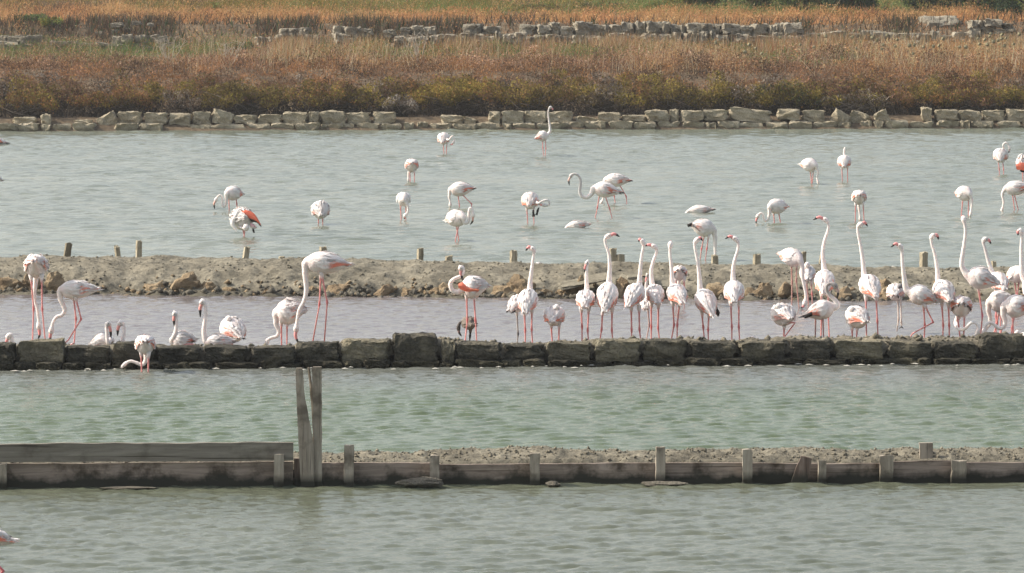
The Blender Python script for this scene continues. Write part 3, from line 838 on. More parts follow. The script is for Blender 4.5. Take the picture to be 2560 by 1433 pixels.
GOLD, ORANGE, STRAW = (0.42, 0.25, 0.11), (0.38, 0.19, 0.085), (0.50, 0.40, 0.25)
RUST, BROWN, HEATH = (0.225, 0.112, 0.042), (0.115, 0.073, 0.045), (0.19, 0.102, 0.062)
OLIVE, GREEN, DGREEN, PINKISH = (0.175, 0.145, 0.03), (0.13, 0.175, 0.055), (0.055, 0.085, 0.035), (0.40, 0.26, 0.18)
GREYTWIG = (0.20, 0.17, 0.14)
def scatter(n, seed, d0, d1, xw=1.12):
    r = np.random.default_rng(seed)
    y = r.uniform(d0, d1, n)
    x = r.uniform(-1, 1, n) * (1280 / FPX * y * xw + 1.0)
    return x, y, r
def fuzz(name, x, y, hgt, size, cols, seed, z0=None):
    """low dense growth: tiny leaf faces at random tilts from the soil up to hgt"""
    r = np.random.default_rng(seed); n = len(x)
    z = gz(x, y) + hgt * r.random(n) ** 0.6
    p = np.stack([x, y, z], -1); s = (size * r.uniform(.6, 1.5, n))[:, None]
    o1 = r.normal(0, 1, (n, 3)); o1 /= np.linalg.norm(o1, axis=1, keepdims=True)
    o2 = r.normal(0, 1, (n, 3)) + (0.2, 0, 0.9); o2 /= np.linalg.norm(o2, axis=1, keepdims=True)
    V = np.stack([p - o1 * s * .45, p + o1 * s * .45, p + o2 * s * 1.6], 1).reshape(-1, 3)
    return tag(link(name, mesh_np(name, V, np.arange(n * 3).reshape(n, 3), np.repeat(cols, 3, axis=0)), None, M['leaf']), kind='stuff')
# low reddish heath behind the shore shrubs
x, y, r = scatter(190000, 1, 148.3, 160.5)
y = y + 0.06 * x
ct = lambda v: np.clip((v - .5) * 2.2 + .5, 0, 1)
pt = ct(vfbm(x * 0.5, y * 0.30, 4)); q = ct(vfbm(x * 1.2 + 9, y * 0.7, 4)); q2 = vfbm(x * 0.35 + 30, y * 0.3 + 3, 3); q3 = ct(vfbm(x * .8 + 70, y * .5 + 3, 4))
fr = np.clip((154.0 + .06 * x - y) / 4, 0, 1)
bk = np.clip((y - .06 * x - 157) / 3, 0, 1)
w = np.stack([0.55 + pt, 0.25 + 1.5 * q, 0.3 + 1.2 * (1 - q), fr * 2.6 * q3, bk * 1.9 * np.clip(q2 * 2 - .3, 0, 1.5) + .03], -1)
c = pal(len(x), 2, [HEATH, BROWN, RUST, OLIVE, PINKISH], w, 0.16, 2.2) * (0.5 + 1.0 * ct(ct(vfbm(x * 1.3 + 4, y * 0.9, 3))))[:, None]
mound = np.clip(vfbm(x * 1.3, y * 0.9 + 7, 4) * 3.0 - 1.05, 0.04, 1.15)
fuzz('heath', x, y, 0.05 + 0.55 * mound, 0.036, c, 3)
# mixed grass and green herbs below the ruined wall
def mixed(n, seed, low):
    x, y, r = scatter(n, seed, 158.0, 166.2)
    pxl = 1280 + x / y * FPX
    pyl = -90 + FPX * (CAM_H - gz(x, y)) / y
    pt = vfbm(x * 0.28 + 3, y * 0.5, 3); q = vfbm(x * 1.3 + 1, y * 1.1 + 4, 4); q3 = ct(vfbm(x * .7 + 20, y * .8, 4))
    g2 = lambda cx, cy, wx, wy: np.exp(-((pxl - cx) / wx) ** 2 - ((pyl - cy) / wy) ** 2)
    gr = np.clip((pt - 0.50) * 6, 0, 1.2) * .6 + 2.6 * (g2(300, 138, 150, 26) + g2(40, 135, 80, 18) + g2(570, 115, 70, 26) + g2(1420, 138, 300, 16) + g2(1010, 140, 130, 18) + g2(2000, 150, 150, 20) + g2(800, 120, 60, 14) + g2(100, 95, 110, 14)) * np.clip(q3 * 1.8, .2, 1.3)
    gold = 0.55 + np.exp(-((pxl - 1750) / 170) ** 2) * 1.2 + np.clip((pxl - 2000) / 250, 0, 1) * 1.2 + np.exp(-((pxl - 980) / 200) ** 2) * 0.8
    red = np.clip((pyl - 135) / 20, 0, 1)
    w = np.stack([gold * (.5 + q3), gold * 0.5 * (1.3 - q3), 0.6 + .5 * q3, gr * 1.3, red * 1.0, np.clip(1.2 - gold * .3, 0.1, 1) * (1.3 - q3), 0.35 * (1 - q3) + .1], -1)
    c = pal(len(x), seed + 1, [GOLD, STRAW, ORANGE, GREEN, HEATH, PINKISH, BROWN], w, 0.2, 1.8)
    return x, y, c, q, r
x, y, c, q, r = mixed(110000, 11, True)
fuzz('low_herbs', x, y, 0.05 + 0.42 * np.clip(q * 3.0 - 1.05, .05, 1.1), 0.030, c, 13)
x, y, c, q, r = mixed(26000, 15, False)
blades('dry_grass', x, y, r.uniform(0.15, 0.5, len(x)) * np.clip(q * 2.6 - .5, .25, 1.4), r.uniform(0.007, 0.016, len(x)), c, 0.8, 0.12, None, 17)
# taller pale stalks
x, y, r = scatter(9000, 21, 156.8, 165.2)
pxl = 1280 + x / y * FPX
keep = r.random(len(x)) < (0.10 + 0.6 * np.exp(-((pxl - 1700) / 160) ** 2) + 0.7 * np.clip((pxl - 2030) / 150, 0, 1) + 0.5 * np.exp(-((pxl - 880) / 220) ** 2) + 0.25 * np.exp(-((pxl - 560) / 200) ** 2))
x, y = x[keep], y[keep]; n = len(x)
blades('dry_stalks', x, y, np.random.default_rng(22).uniform(0.3, 0.95, n), np.full(n, 0.010), pal(n, 23, [STRAW, GOLD, (0.6, 0.5, 0.34)], [1, .7, .6]), 0.42, 0.05, None, 24)
# golden grass above the wall
x, y, r = scatter(230000, 31, 166.2, 206)
pxl = 1280 + x / y * FPX
pt = vfbm(x * 0.22, y * 0.16, 3)
far = np.clip((y - 174 - np.clip((900 - pxl) / 120, 0, 9) + 5 * (vfbm(x * .3, y * .2, 3) - .5)) / 7, 0, 1)
left = np.clip((900 - pxl) / 500, 0, 1)
w = np.stack([1.0 - 0.45 * far, 1.1 - 0.7 * far, 0.25 * np.ones_like(x), 0.15 + far * 1.15 * np.clip(0.35 + (pxl - 700) / 1400, .2, 1), np.clip((pt - .55) * 6, 0, 1.2), far * 0.9], -1)
q4 = ct(vfbm(x * .55 + 2, y * .3 + 8, 4)); q5 = ct(vfbm(x * .35 + 50, y * .22, 4))
w[:, 0] *= .5 + q4; w[:, 1] *= 1.4 - q4; w[:, 4] += np.clip((1 - q5) * 1.3 - .45, 0, 1) + .8 * np.clip((169.5 - y) / 3, 0, 1) * (1 - q4); w[:, 3] *= .4 + q5 * 1.4; w[:, 5] *= 1.5 - q4
c = pal(len(x), 32, [(0.48, 0.285, 0.125), (0.44, 0.215, 0.095), STRAW, GREEN, BROWN, OLIVE], w, 0.18, 2.4)
edge = np.clip((y - 165.9) / 1.8, 0.35, 1)
tf = np.clip(vfbm(x * 1.1 + 5, y * 0.6, 4) * 2.8 - .9, .08, 1.1)
fuzz('golden_grass', x, y, 0.06 + edge * .42 * tf, 0.034, c, 33)
k = r.random(len(x)) < .16
blades('tall_golden_grass', x[k], y[k], r.uniform(0.2, 0.5, k.sum()) * edge[k] * (.5 + tf[k]), r.uniform(0.010, 0.02, k.sum()), c[k], 0.75, 0.18, None, 34)
# grass that half buries the ruined wall
rr = np.random.default_rng(35); nn = 15000
y = rr.uniform(163.6, 165.1, nn); x = rr.uniform(-10, 17.5, nn)
k = rr.random(nn) < np.clip((vfbm(x * .8 + 3, y * .4, 3) - .42) * 5, .05, 1)
x, y = x[k], y[k]; nn = len(x)
blades('wall_grass', x, y, rr.uniform(0.25, 0.75, nn), np.full(nn, 0.013), pal(nn, 36, [GOLD, ORANGE, STRAW, PINKISH, GREEN], [1, .6, .9, .7, .5]), 0.4, 0.1, None, 37)
# dark scrub along the broken wall edge
x, y, r = scatter(26000, 41, 165.3, 168.8)
pxl = 1280 + x / y * FPX
keep = r.random(len(x)) < (0.10 + 0.7 * (np.abs(pxl - 330) < 110) + 0.7 * ((pxl > 640) & (pxl < 1180)) * (vfbm(pxl * .012, pxl * 0, 2) > .42) + 0.6 * ((pxl > 1980) & (pxl < 2330)) * (vfbm(pxl * .02, pxl * 0 + 3, 2) > .45) + 0.35 * (pxl < 200))
x, y = x[keep], y[keep]; n = len(x)
blades('dark_scrub', x, y, np.random.default_rng(42).uniform(0.15, 0.5, n), np.full(n, 0.03), pal(n, 43, [BROWN, (0.13, 0.11, 0.08), DGREEN], [1, 1, .4]), 0.5, 0.05, None, 44, 'leaf')

# leafy shapes: many small leaf faces spread through uneven volumes
def leafcloud(name, blobs, per, size, seed, mat='leaf', parent=None, loc=(0, 0, 0)):
    """blobs: (x, y, z, rx, ry, rz, colours, weights)"""
    r = np.random.default_rng(seed); VV = []; CC = []
    for bi, (bx, by, bz_, rx, ry, rz, cs, ws) in enumerate(blobs):
        n = int(per * (rx * rz) ** 0.75 / 0.3)
        d = r.normal(0, 1, (n, 3)); d /= np.linalg.norm(d, axis=1, keepdims=True)
        rad = 0.62 + 0.42 * r.random(n) ** 0.7
        lump = 0.75 + 0.5 * vnoise(np.arctan2(d[:, 1], d[:, 0]) * 1.6 + bi * 3.7, d[:, 2] * 2.4 + bi)
        p = d * (rad * lump)[:, None] * (rx, ry, rz) + (bx, by, bz_)
        s = size * r.uniform(0.6, 1.5, n)[:, None]
        o1 = r.normal(0, 1, (n, 3)); o1 /= np.linalg.norm(o1, axis=1, keepdims=True)
        o2 = r.normal(0, 1, (n, 3)) + (0, 0, 0.8); o2 /= np.linalg.norm(o2, axis=1, keepdims=True)
        V = np.stack([p - o1 * s * 0.5, p + o1 * s * 0.5, p + o2 * s * 1.5], 1)
        V[:, :, 2] = np.maximum(V[:, :, 2], -0.05 if parent is not None else -9)
        VV.append(V.reshape(-1, 3))
        CC.append(np.repeat(pal(n, seed + bi, cs, ws, 0.2) * (0.45 + 1.05 * ((bi * 0.618) % 1)), 3, axis=0))     # every clump has its own tone
    V = np.concatenate(VV); C = np.concatenate(CC)
    return link(name, mesh_np(name, V, np.arange(len(V)).reshape(-1, 3), C), parent, M[mat], loc)
r = random.Random(8)
blobs = []
KINDS = [([OLIVE, BROWN, RUST], [1, .6, .5]), ([RUST, BROWN, OLIVE], [1, .7, .3]), ([HEATH, BROWN, OLIVE], [1, .6, .3]), ([OLIVE, (0.24, 0.17, 0.04), BROWN], [1, .7, .3]), ([BROWN, GREYTWIG], [1, .8])]
SHADE_STEMS = [(0.035, 0.028, 0.023), (0.055, 0.043, 0.034), (0.11, 0.09, 0.075)]  # stem browns darkened to paint the shade beneath the foliage
for k in range(250):
    bx = -19.5 + 39 * (k + r.uniform(-.8, .8)) / 250
    off = r.choice([1.3, 1.9, 2.5, 3.1, 3.7]) + r.uniform(-.25, .25)
    by = float(shore_y(bx)) + off
    hh = r.uniform(0.55, 1.0) * (0.78 + .14 * off)
    cs, ws = KINDS[int((vnoise(np.array([bx * .5 + 3.0]), np.array([by * .9]))[0] - .1) / .8 * 5 + r.uniform(-.9, .9)) % 5]
    if px_x(0, 145) and 1000 < 1280 + bx / by * FPX < 2000 and r.random() < .5: cs, ws = KINDS[3]
    g = float(gz(bx, by))
    rx = r.uniform(.24, .46)
    blobs.append((bx, by, g + hh * 0.72, rx, rx, hh * 0.30, cs, ws))
    for j in range(2): blobs.append((bx + r.uniform(-.8, .8) * rx, by - r.uniform(0, .5) * rx, g + hh * r.uniform(.6, .95), rx * .5, rx * .5, rx * .4, cs, ws))
    blobs.append((bx, by - .05, g + hh * 0.28, rx * .95, rx * .7, hh * 0.32, SHADE_STEMS, [1, 1, .2]))  # near-black lower clump of stems, shade under the bush put into its colour
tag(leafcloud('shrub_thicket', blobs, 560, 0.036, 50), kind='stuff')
rr = np.random.default_rng(61); nn = 6000
x = rr.uniform(-17.5, 17.5, nn); y = shore_y(x) + rr.uniform(1.0, 2.4, nn)
blades('shaded_twigs', x, y, rr.uniform(0.15, 0.5, nn), np.full(nn, 0.010), pal(nn, 62, SHADE_STEMS, [1, 1, .5]), 0.6, 0.0, None, 63, 'leaf')  # twigs take the same shade-darkened stem colours
SHRUBS = [  # px centre, top y, half width px, colours, label
    (70, 226, 75, [OLIVE, RUST, BROWN], 'olive and rust shrub above the far shore stones, nearest the left edge'),
    (300, 218, 90, [HEATH, RUST, OLIVE], 'wide reddish brown shrub on the far shore above the leaning stones at left'),
    (600, 205, 105, [OLIVE, (0.2, 0.15, 0.04), BROWN], 'dark olive shrub on the far shore above an even row of pale blocks'),
    (840, 212, 95, [BROWN, OLIVE, RUST], 'dark brown shrub on the far shore left of the grey dead bush'),
    (1000, 238, 42, [GREYTWIG, (0.3, 0.27, 0.24), BROWN], 'grey dead bush between two leafy shrubs on the far shore'),
    (1150, 204, 115, [OLIVE, (0.25, 0.18, 0.04), RUST], 'big rounded olive shrub with rusty left edge that reaches down to the shore stones'),
    (1340, 208, 85, [OLIVE, (0.24, 0.15, 0.05), BROWN], 'olive shrub behind the head of the most distant upright flamingo'),
    (1520, 214, 80, [(0.16, 0.12, 0.04), BROWN, GREYTWIG], 'dark shrub with grey lower twigs right of the most distant upright flamingo'),
    (1690, 200, 90, [OLIVE, BROWN, (0.24, 0.17, 0.05)], 'tall olive shrub on the far shore right of centre above the tallest blocks'),
    (1960, 206, 100, [BROWN, OLIVE, DGREEN], 'dark brown and green shrub on the far shore above the wedge shaped block'),
    (2130, 222, 80, [GREYTWIG, BROWN, OLIVE], 'grey twiggy shrub with bare roots over the tilted shore blocks'),
    (2300, 226, 50, [RUST, (0.32, 0.17, 0.06), OLIVE], 'rust orange shrub hanging over the shore beside the upright block at right'),
    (2460, 222, 110, [BROWN, OLIVE, RUST], 'dark overhanging shrub on the far shore, nearest the right edge'),
]
for k, (px, ty, hw, cs, lab) in enumerate(SHRUBS):
    ty -= 6
    Y = float(shore_y(px_x(px, 146))) + 1.35 + 0.3 * (k % 2)
    bx = px_x(px, Y); g = float(gz(bx, Y)); top = at(px, ty, Y).z - g; W = hw / ppm(Y)
    t = thing('shrub', lab, 'shrub', (bx, Y, g), 'shrubs along the far shore')
    bl = []; r = random.Random(k)
    for j in range(24):
        u = r.uniform(-0.9, 0.9); zz = top * r.uniform(0.42, 0.85) * (1 - 0.3 * abs(u))
        kk = r.random(); bl.append((u * W, r.uniform(-.4, .5), zz, W * r.uniform(.16, .28), .3, top * r.uniform(.13, .22), cs, [1, .7, .45] if kk < .5 else ([.4, 1, .3] if kk < .8 else [.4, .4, 1])))
    leafcloud('foliage', bl, 640, 0.036, 300 + k, 'leaf', t)
    mb = MB()
    for j in range(60):
        a = r.uniform(0, 6.28); l = r.uniform(.4, .9)
        P = [(r.uniform(-.5, .5) * W, r.uniform(-.3, .1), 0), (r.uniform(-.7, .7) * W, r.uniform(-.4, .2), top * .35 * l), (r.uniform(-.9, .9) * W, r.uniform(-.5, .3), top * .75 * l)]
        v, f = tube_geo(P, [.014, .010, .005], 4)
        mb.add(v, f, random.choice([(0.07, 0.055, 0.042), (0.10, 0.08, 0.06), (0.05, 0.04, 0.03), GREYTWIG]))
    mb.build('stems', M['leaf'], t)
# trees and bushes at the top of the slope
TREES = [(1880, 184, 1.7, 2.2, [DGREEN, GREEN, (0.09, 0.10, 0.05)], 'grey green bushy tree at the top edge, leftmost of the trees at upper right'),
         (2010, 182, 1.9, 2.4, [DGREEN, (0.07, 0.1, 0.05), GREEN], 'dark tree at the top edge left of the bright green bush'),
         (2120, 180.5, 1.8, 2.2, [(0.04, 0.065, 0.04), DGREEN], 'darkest tree at the top edge just left of the bright green bush'),
         (2330, 180, 2.1, 2.8, [DGREEN, (0.045, 0.07, 0.04)], 'dark green tree at the top edge right of the bright green bush'),
         (2440, 178, 1.8, 2.2, [DGREEN, (0.045, 0.07, 0.04), GREEN], 'dark green tree at the top edge behind the domed rock'),
         (2570, 174.5, 2.2, 2.6, [(0.04, 0.065, 0.04), DGREEN], 'dark green tree filling the upper right corner'),
         (1740, 187, 1.8, 1.6, [GREEN, DGREEN, OLIVE], 'pale green bushy tree at the top edge above the middle of the ruined wall')]
for k, (px, Y, W, Hh, cs, lab) in enumerate(TREES):
    bx = px_x(px, Y); g = float(gz(bx, Y))
    t = thing('tree', lab, 'tree', (bx, Y, g), 'trees at the top of the slope')
    r = random.Random(90 + k)
    mb = MB()
    v, f = tube_geo([(0, 0, -.1), (.05, 0, Hh * .3), (-.05, 0, Hh * .6), (0, 0, Hh * .9)], [.11, .09, .06, .02], 8); mb.add(v, f, (0.12, 0.09, 0.07))
    for j in range(7):
        a = r.uniform(0, 6.28); z0 = Hh * r.uniform(.15, .5)
        v, f = tube_geo([(0, 0, z0), (math.cos(a) * W * .25, math.sin(a) * W * .25, z0 + .35), (math.cos(a) * W * .5, math.sin(a) * W * .4, z0 + .6)], [.05, .03, .012], 5); mb.add(v, f, (0.12, 0.09, 0.07))
    mb.build('trunk', M['leaf'], t)
    bl = []
    for j in range(34):
        u = r.uniform(-.55, .55) * W; zz = r.uniform(.02, .95) * Hh
        bl.append((u, r.uniform(-.8, .4), zz, r.uniform(.25, .5), .4, r.uniform(.2, .38), cs, [1] * len(cs)))
    leafcloud('crown', bl, 500, 0.06, 500 + k, 'leaf', t)
for k, (px, ty, Y, hw, cs, lab) in enumerate([(2225, 12, 178.5, 38, [GREEN, (0.1, 0.16, 0.04), DGREEN], 'bright green bush on the slope left of the domed rock'), (2135, 38, 177.5, 45, [GREEN, OLIVE, (0.14, 0.16, 0.07)], 'low green bush in golden grass left of the bright green bush'), (1500, 2, 184, 70, [GREEN, DGREEN, OLIVE], 'green bush at the top edge above the middle of the picture'), (1350, 8, 185, 50, [OLIVE, GREEN, BROWN], 'olive bush at the top edge left of the middle green bush'), (1640, 6, 184, 60, [GREEN, OLIVE], 'leafy pale green bush at the top edge right of the middle'), (530, 8, 186, 30, [OLIVE, GREEN], 'small olive bush in golden grass at upper left'), (85, 76, 168, 40, [GREEN, DGREEN], 'green bush above the tumbled stones at far left'), (135, 80, 167.4, 30, [GREEN, OLIVE], 'small green bush right of the tumbled stones at far left'), (600, 100, 164.2, 45, [DGREEN, OLIVE, GREEN], 'dark green bush left of the broken end of the ruined wall')]):
    bx = px_x(px, Y); g = float(gz(bx, Y)); top = max(0.35, at(px, ty, Y).z - g); W = hw / ppm(Y)
    t = thing('bush', lab, 'bush', (bx, Y, g))
    r = random.Random(200 + k)
    bl = [(r.uniform(-.7, .7) * W, r.uniform(-.3, .3), top * r.uniform(.25, .75), W * .4, .35, top * .3, cs, [1] * len(cs)) for j in range(9)]
    leafcloud('foliage', bl, 520, 0.045, 600 + k, 'leaf', t)
    mb = MB()
    for j in range(8):
        v, f = tube_geo([(0, 0, -.05), (r.uniform(-.4, .4) * W, 0, top * .4), (r.uniform(-.8, .8) * W, r.uniform(-.2, .2), top * .8)], [.02, .014, .006], 4); mb.add(v, f, (0.14, 0.11, 0.08))
    mb.build('stems', M['leaf'], t)
# tall dry thistles with round seed heads
def thistle_parts():
    st = MB(); r = random.Random(3)
    v, f = tube_geo([(0, 0, 0), (.02, 0, .3), (-.01, 0, .6), (0, 0, .86)], [.012, .010, .008, .006], 5); st.add(v, f, (0.46, 0.36, 0.2))
    for j in range(6):
        z0 = .2 + j * .1; a = j * 2.4
        v, f = tube_geo([(0, 0, z0), (math.cos(a) * .07, math.sin(a) * .07, z0 + .04), (math.cos(a) * .13, math.sin(a) * .13, z0 - .02)], [.008, .014, .002], 4); st.add(v, f, (0.42, 0.35, 0.19))
    so = st.build('stem', M['leaf'], None)
    hd = MB()
    bm = bmesh.new(); bmesh.ops.create_icosphere(bm, subdivisions=2, radius=.058)
    vs = [tuple(q.co * (1 + .18 * ((i * 7) % 3 - 1)) + Vector((0, 0, .90))) for i, q in enumerate(bm.verts)]; fs = [tuple(q.index for q in f.verts) for f in bm.faces]; bm.free()
    hd.add(vs, fs, [(0.22, 0.20, 0.12) if i % 3 else (0.32, 0.29, 0.18) for i in range(len(vs))])
    ho = hd.build('seed_head', M['leaf'], None, None, False)
    return so, ho
so, ho = thistle_parts()
TH = [(2046, 87), (2062, 91), (2129, 77), (2145, 75), (2128, 93), (2212, 88), (2227, 77), (2241, 99), (2174, 95), (2189, 101), (2208, 113), (2281, 113), (2269, 114), (2303, 117), (2277, 134), (2141, 121), (2199, 123), (2351, 97), (2397, 118), (2409, 118), (2440, 97), (2457, 99), (2466, 91), (2474, 85), (2499, 87), (2501, 97), (2490, 101), (2514, 95), (2507, 115), (2527, 110), (2543, 86), (2460, 112), (2444, 110), (2481, 104), (2235, 116), (2344, 114), (2333, 116), (1868, 112), (1855, 130), (1784, 107), (1883, 121), (1905, 134), (1945, 94), (1999, 112), (2033, 118)]
first = True
for k, (px, py) in enumerate(TH):
    Y = 157.5 + (135 - py) * 0.075 + random.uniform(-.3, .3)
    bx = px_x(px, Y); g = float(gz(bx, Y)); hz = at(px, py, Y).z - g
    if px > 2410: lab, gp = 'dry thistle with round head near the right edge, below the small stacked stones', 'dry thistles near the right edge'
    elif px > 2265: lab, gp = 'dry thistle with round head in golden grass below the domed rock outcrop', 'dry thistles below the domed rock'
    elif px > 2100: lab, gp = 'dry thistle with round head before the low wall left of the domed rock', 'dry thistles left of the domed rock'
    elif px > 1990: lab, gp = 'dry thistle with round head where the low wall begins at right', 'dry thistles at the start of the low wall'
    else: lab, gp = 'dry thistle with round head standing before the high part of the ruined wall', 'dry thistles before the high ruined wall'
    t = thing('thistle', lab, 'thistle', (bx, Y, g), gp)
    s = max(0.45, hz / 0.9); sc = random.uniform(.8, 1.15)
    for src in (so, ho):
        o = src if first else src.copy()
        if not first: COL.objects.link(o)
        o.parent = t; o.scale = (sc, sc, s) if src is so else (sc, sc, sc)
        if src is ho: o.location = (0, 0, 0.9 * s - 0.9 * sc)
    first = False
    t.rotation_euler = (random.uniform(-.06, .06), random.uniform(-.08, .08), random.uniform(0, 6))
def dead_shrub(px, py, Y, hh, seed, lab):
    bx = px_x(px, Y); g = float(gz(bx, Y)); r = random.Random(seed); mb = MB()
    for j in range(9):
        a = r.uniform(-1.0, 1.0)
        P = [Vector((0, 0, 0))]
        for q in range(4): P.append(P[-1] + Vector((a * .13 + r.uniform(-.07, .07), r.uniform(-.08, .08), hh / 4 * r.uniform(.7, 1.1))))
        v, f = tube_geo(P, [.014, .012, .010, .007, .004], 4); mb.add(v, f, (0.5, 0.44, 0.36))
        for q in (2, 3):
            P2 = [P[q], P[q] + Vector((r.uniform(-.2, .2), r.uniform(-.1, .1), .14)), P[q] + Vector((r.uniform(-.3, .3), 0, .24))]
            v, f = tube_geo(P2, [.008, .006, .003], 4); mb.add(v, f, (0.5, 0.44, 0.36))
    o = mb.build('dead_shrub', M['leaf'], None, (bx, Y, g)); tag(o, lab, 'dead shrub')
dead_shrub(1048, 180, 159.5, 1.2, 1, 'bare pale branching shrub in front of the broken part of the ruined wall')
dead_shrub(425, 150, 160.5, 0.9, 2, 'thin bare pale twigs rising below the tumbled stones at left')
dead_shrub(575, 185, 158.5, 0.9, 3, 'leaning bare pale stalks right of the green patch at left')
dead_shrub(2190, 268, 147.2, 0.6, 5, 'tangle of bare roots hanging above the tilted shore blocks at right')

# ------------------------------------------------------------------ flamingos
W_ = (0.81, 0.757, 0.735); PALE = (0.80, 0.61, 0.57); CORAL = (0.80, 0.238, 0.155); BLACK = (0.018, 0.017, 0.017)
LEGC = (0.62, 0.27, 0.26); LEGD = (0.55, 0.18, 0.18); GREYN = (0.34, 0.32, 0.31); BILLC = (0.72, 0.25, 0.25)
def lerp3(a, b, t): return tuple(a[i] + (b[i] - a[i]) * t for i in range(3))
def sstep(x, a, b):
    t = min(1, max(0, (x - a) / (b - a))); return t * t * (3 - 2 * t)
PROF_S = [0, .05, .12, .22, .34, .46, .60, .74, .86, .95, 1.0]
PROF_R = [.44, .60, .78, .94, 1.0, .98, .86, .62, .36, .17, .05]
BIRDS = 0
def flamingo(label, D, C, T, th, face=0, neck=(), bill=(), legs=(), L=0.58, pk=0.8, black=0.0, sink=0.14, ruffle=0.0,
             base=W_, neckc=None, legc=LEGC, billc=None, folded=None, tuck=0.032, extra=(), feet=False, arch=0.05, nscale=1.0, group='flamingos', kneec=LEGD, dorsal=1.0, size=1.0):
    global BIRDS
    BIRDS += 1
    rs = random.Random(1000 + BIRDS); sd = BIRDS * 3.17
    m = 1.0 / ppm(D)
    # where it stands
    if legs: fx = sum(l[-1][0] for l in legs) / len(legs); fy = max(l[-1][1] for l in legs)
    else: fx, fy = (C[0] + T[0]) / 2, max(C[1], T[1]) + th / 2
    O = at(fx, fy, D)
    pc, ptl = at(C[0], C[1], D), at(T[0], T[1], D)
    proj = (pc - ptl).length
    dy = math.sqrt(max(0.0, L * L - proj * proj)) if face else 0.0
    Yc = D + face * dy / 2
    Cw = at(C[0], C[1], Yc) - O; Tw = at(T[0], T[1], D - face * dy / 2) - O
    Rb = th / 2 * m
    # spine: tail -> body -> neck -> head
    nb = 20; P = []; Rr = []; upv = Vector((0, 0, 1)); ax = (Cw - Tw)
    for i in range(nb + 1):
        s = 1 - i / nb
        P.append(Tw + ax * (1 - s) + upv * (arch * 4 * s * (1 - s)) * ax.length * 0.5); Rr.append(max(0.008, Rb * interp(s, PROF_S, PROF_R)))
    body_fr = frames(P, (0, 0, 1) if abs(ax.normalized().z) < 0.85 else (0, -1 if face >= 0 else 1, 0.3))
    ncol = neckc or base
    nstart = len(P)
    head = None; front = None
    if neck:
        pts = [at(q[0], q[1], Yc + (q[2] if len(q) > 2 else 0)) - O for q in neck]
        while len(pts) > 1 and (pts[0] - Cw).length < 0.055: pts.pop(0)
        head = pts[-1]
        yh = Yc + (neck[-1][2] if len(neck[-1]) > 2 else 0)
        if bill:
            bp = [at(q[0], q[1], yh + (q[2] if len(q) > 2 else 0)) - O for q in bill]
            front = head + (bp[0] - head).normalized() * min(0.045, (bp[0] - head).length * .7)
            pts.append(front)
        path = catmull([P[-3], Cw] + pts, 0.022)
        k0 = min(range(len(path)), key=lambda i: (path[i] - Cw).length)
        path = path[k0 + 1:]
        ds = [(path[0] - Cw).length]
        for i in range(1, len(path)): ds.append(ds[-1] + (path[i] - path[i - 1]).length)
        tot = ds[-1]
        for p, d_ in zip(path, ds):
            q = d_ / tot
            r0 = interp(q, [0, .10, .28, .6, .88, 1], [max(.42 * Rb, .036), .037, .029, .0215, .0175, .0185]) * nscale
            e = tot - d_
            if bill: r0 = max(r0, interp(e, [0, .02, .05, .085, .12], [.025, .033, .036, .026, .0]) * size)
            else: r0 = interp(e, [0, .03, .07, .12], [tuck * .4, tuck * .85, tuck, r0])
            P.append(p); Rr.append(r0)
    jit = lambda i, a: 1 + (0.055 if i <= nb else 0.03) * mnoise.noise(Vector((i * 0.35 + sd, math.cos(a) * 2.2, math.sin(a) * 2.2 + sd))) + (0.035 * mnoise.noise(Vector((i * 0.8, math.cos(a) * 5 + sd, math.sin(a) * 5))) if i <= nb else 0)
    seg = 20
    V, F = tube_geo(P, Rr, seg, (0, 0, 1) if abs(ax.normalized().z) < 0.85 else (0, -1 if face >= 0 else 1, 0.3), 0.94, jit)
    cols = []
    for i in range(len(P)):
        for k in range(seg):
            nz_ = mnoise.noise(Vector((i * 0.22 + sd, math.cos(6.283 * k / seg) * 1.6, math.sin(6.283 * k / seg) * 1.6 + sd)))
            if i < nstart:
                a_ = 6.283 * k / seg
                st = mnoise.noise(Vector((i * 0.16 + sd, math.cos(a_) * 5.5, math.sin(a_) * 5.5 + sd)))      # feather tracts run along the body
                c = lerp3(base, PALE, min(1, max(0, 0.30 * pk + 0.6 * pk * nz_)) if base is W_ else 0)
                c = lerp3(c, (0.50, 0.44, 0.44), .38 * sstep(st, .05, .5))
            else:
                q = (i - nstart) / max(1, len(P) - nstart)
                c = lerp3(base, ncol, sstep(q, 0.15, 0.55)) if neckc else lerp3(base, (0.80, 0.725, 0.695), 0.7)
                if bill and q > 0.95 and not neckc: c = lerp3(c, (0.80, 0.55, 0.52), 0.5)
            cols.append(c)
    mb = MB(); mb.add(V, F, cols)
    # loose plumage lying towards the tail
    nbl = int((34 + 60 * ruffle) * dorsal)
    for j in range(nbl):
        s = rs.uniform(.12, .92); i = int((1 - s) * nb)
        p, t, l, u = body_fr[i]
        a = rs.uniform(-0.3, math.pi + 0.3)
        nrm = (l * math.cos(a) + u * math.sin(a))
        r0 = Rr[i] * 0.98
        b0 = p + nrm * r0; ln = rs.uniform(.06, .13) * (1 + .5 * ruffle)
        sv = t.cross(nrm) * rs.uniform(.010, .020)
        p2 = body_fr[max(0, i - int(ln / (ax.length / nb + 1e-6)))]
        tip = p2[0] + (p2[2] * math.cos(a) + p2[3] * math.sin(a)) * (Rr[max(0, i - int(ln / (ax.length / nb + 1e-6)))] + 0.008 + ruffle * rs.uniform(0, .05)) - t * 0.02
        mid = (b0 + tip) / 2 + nrm * (0.012 + .02 * ruffle)
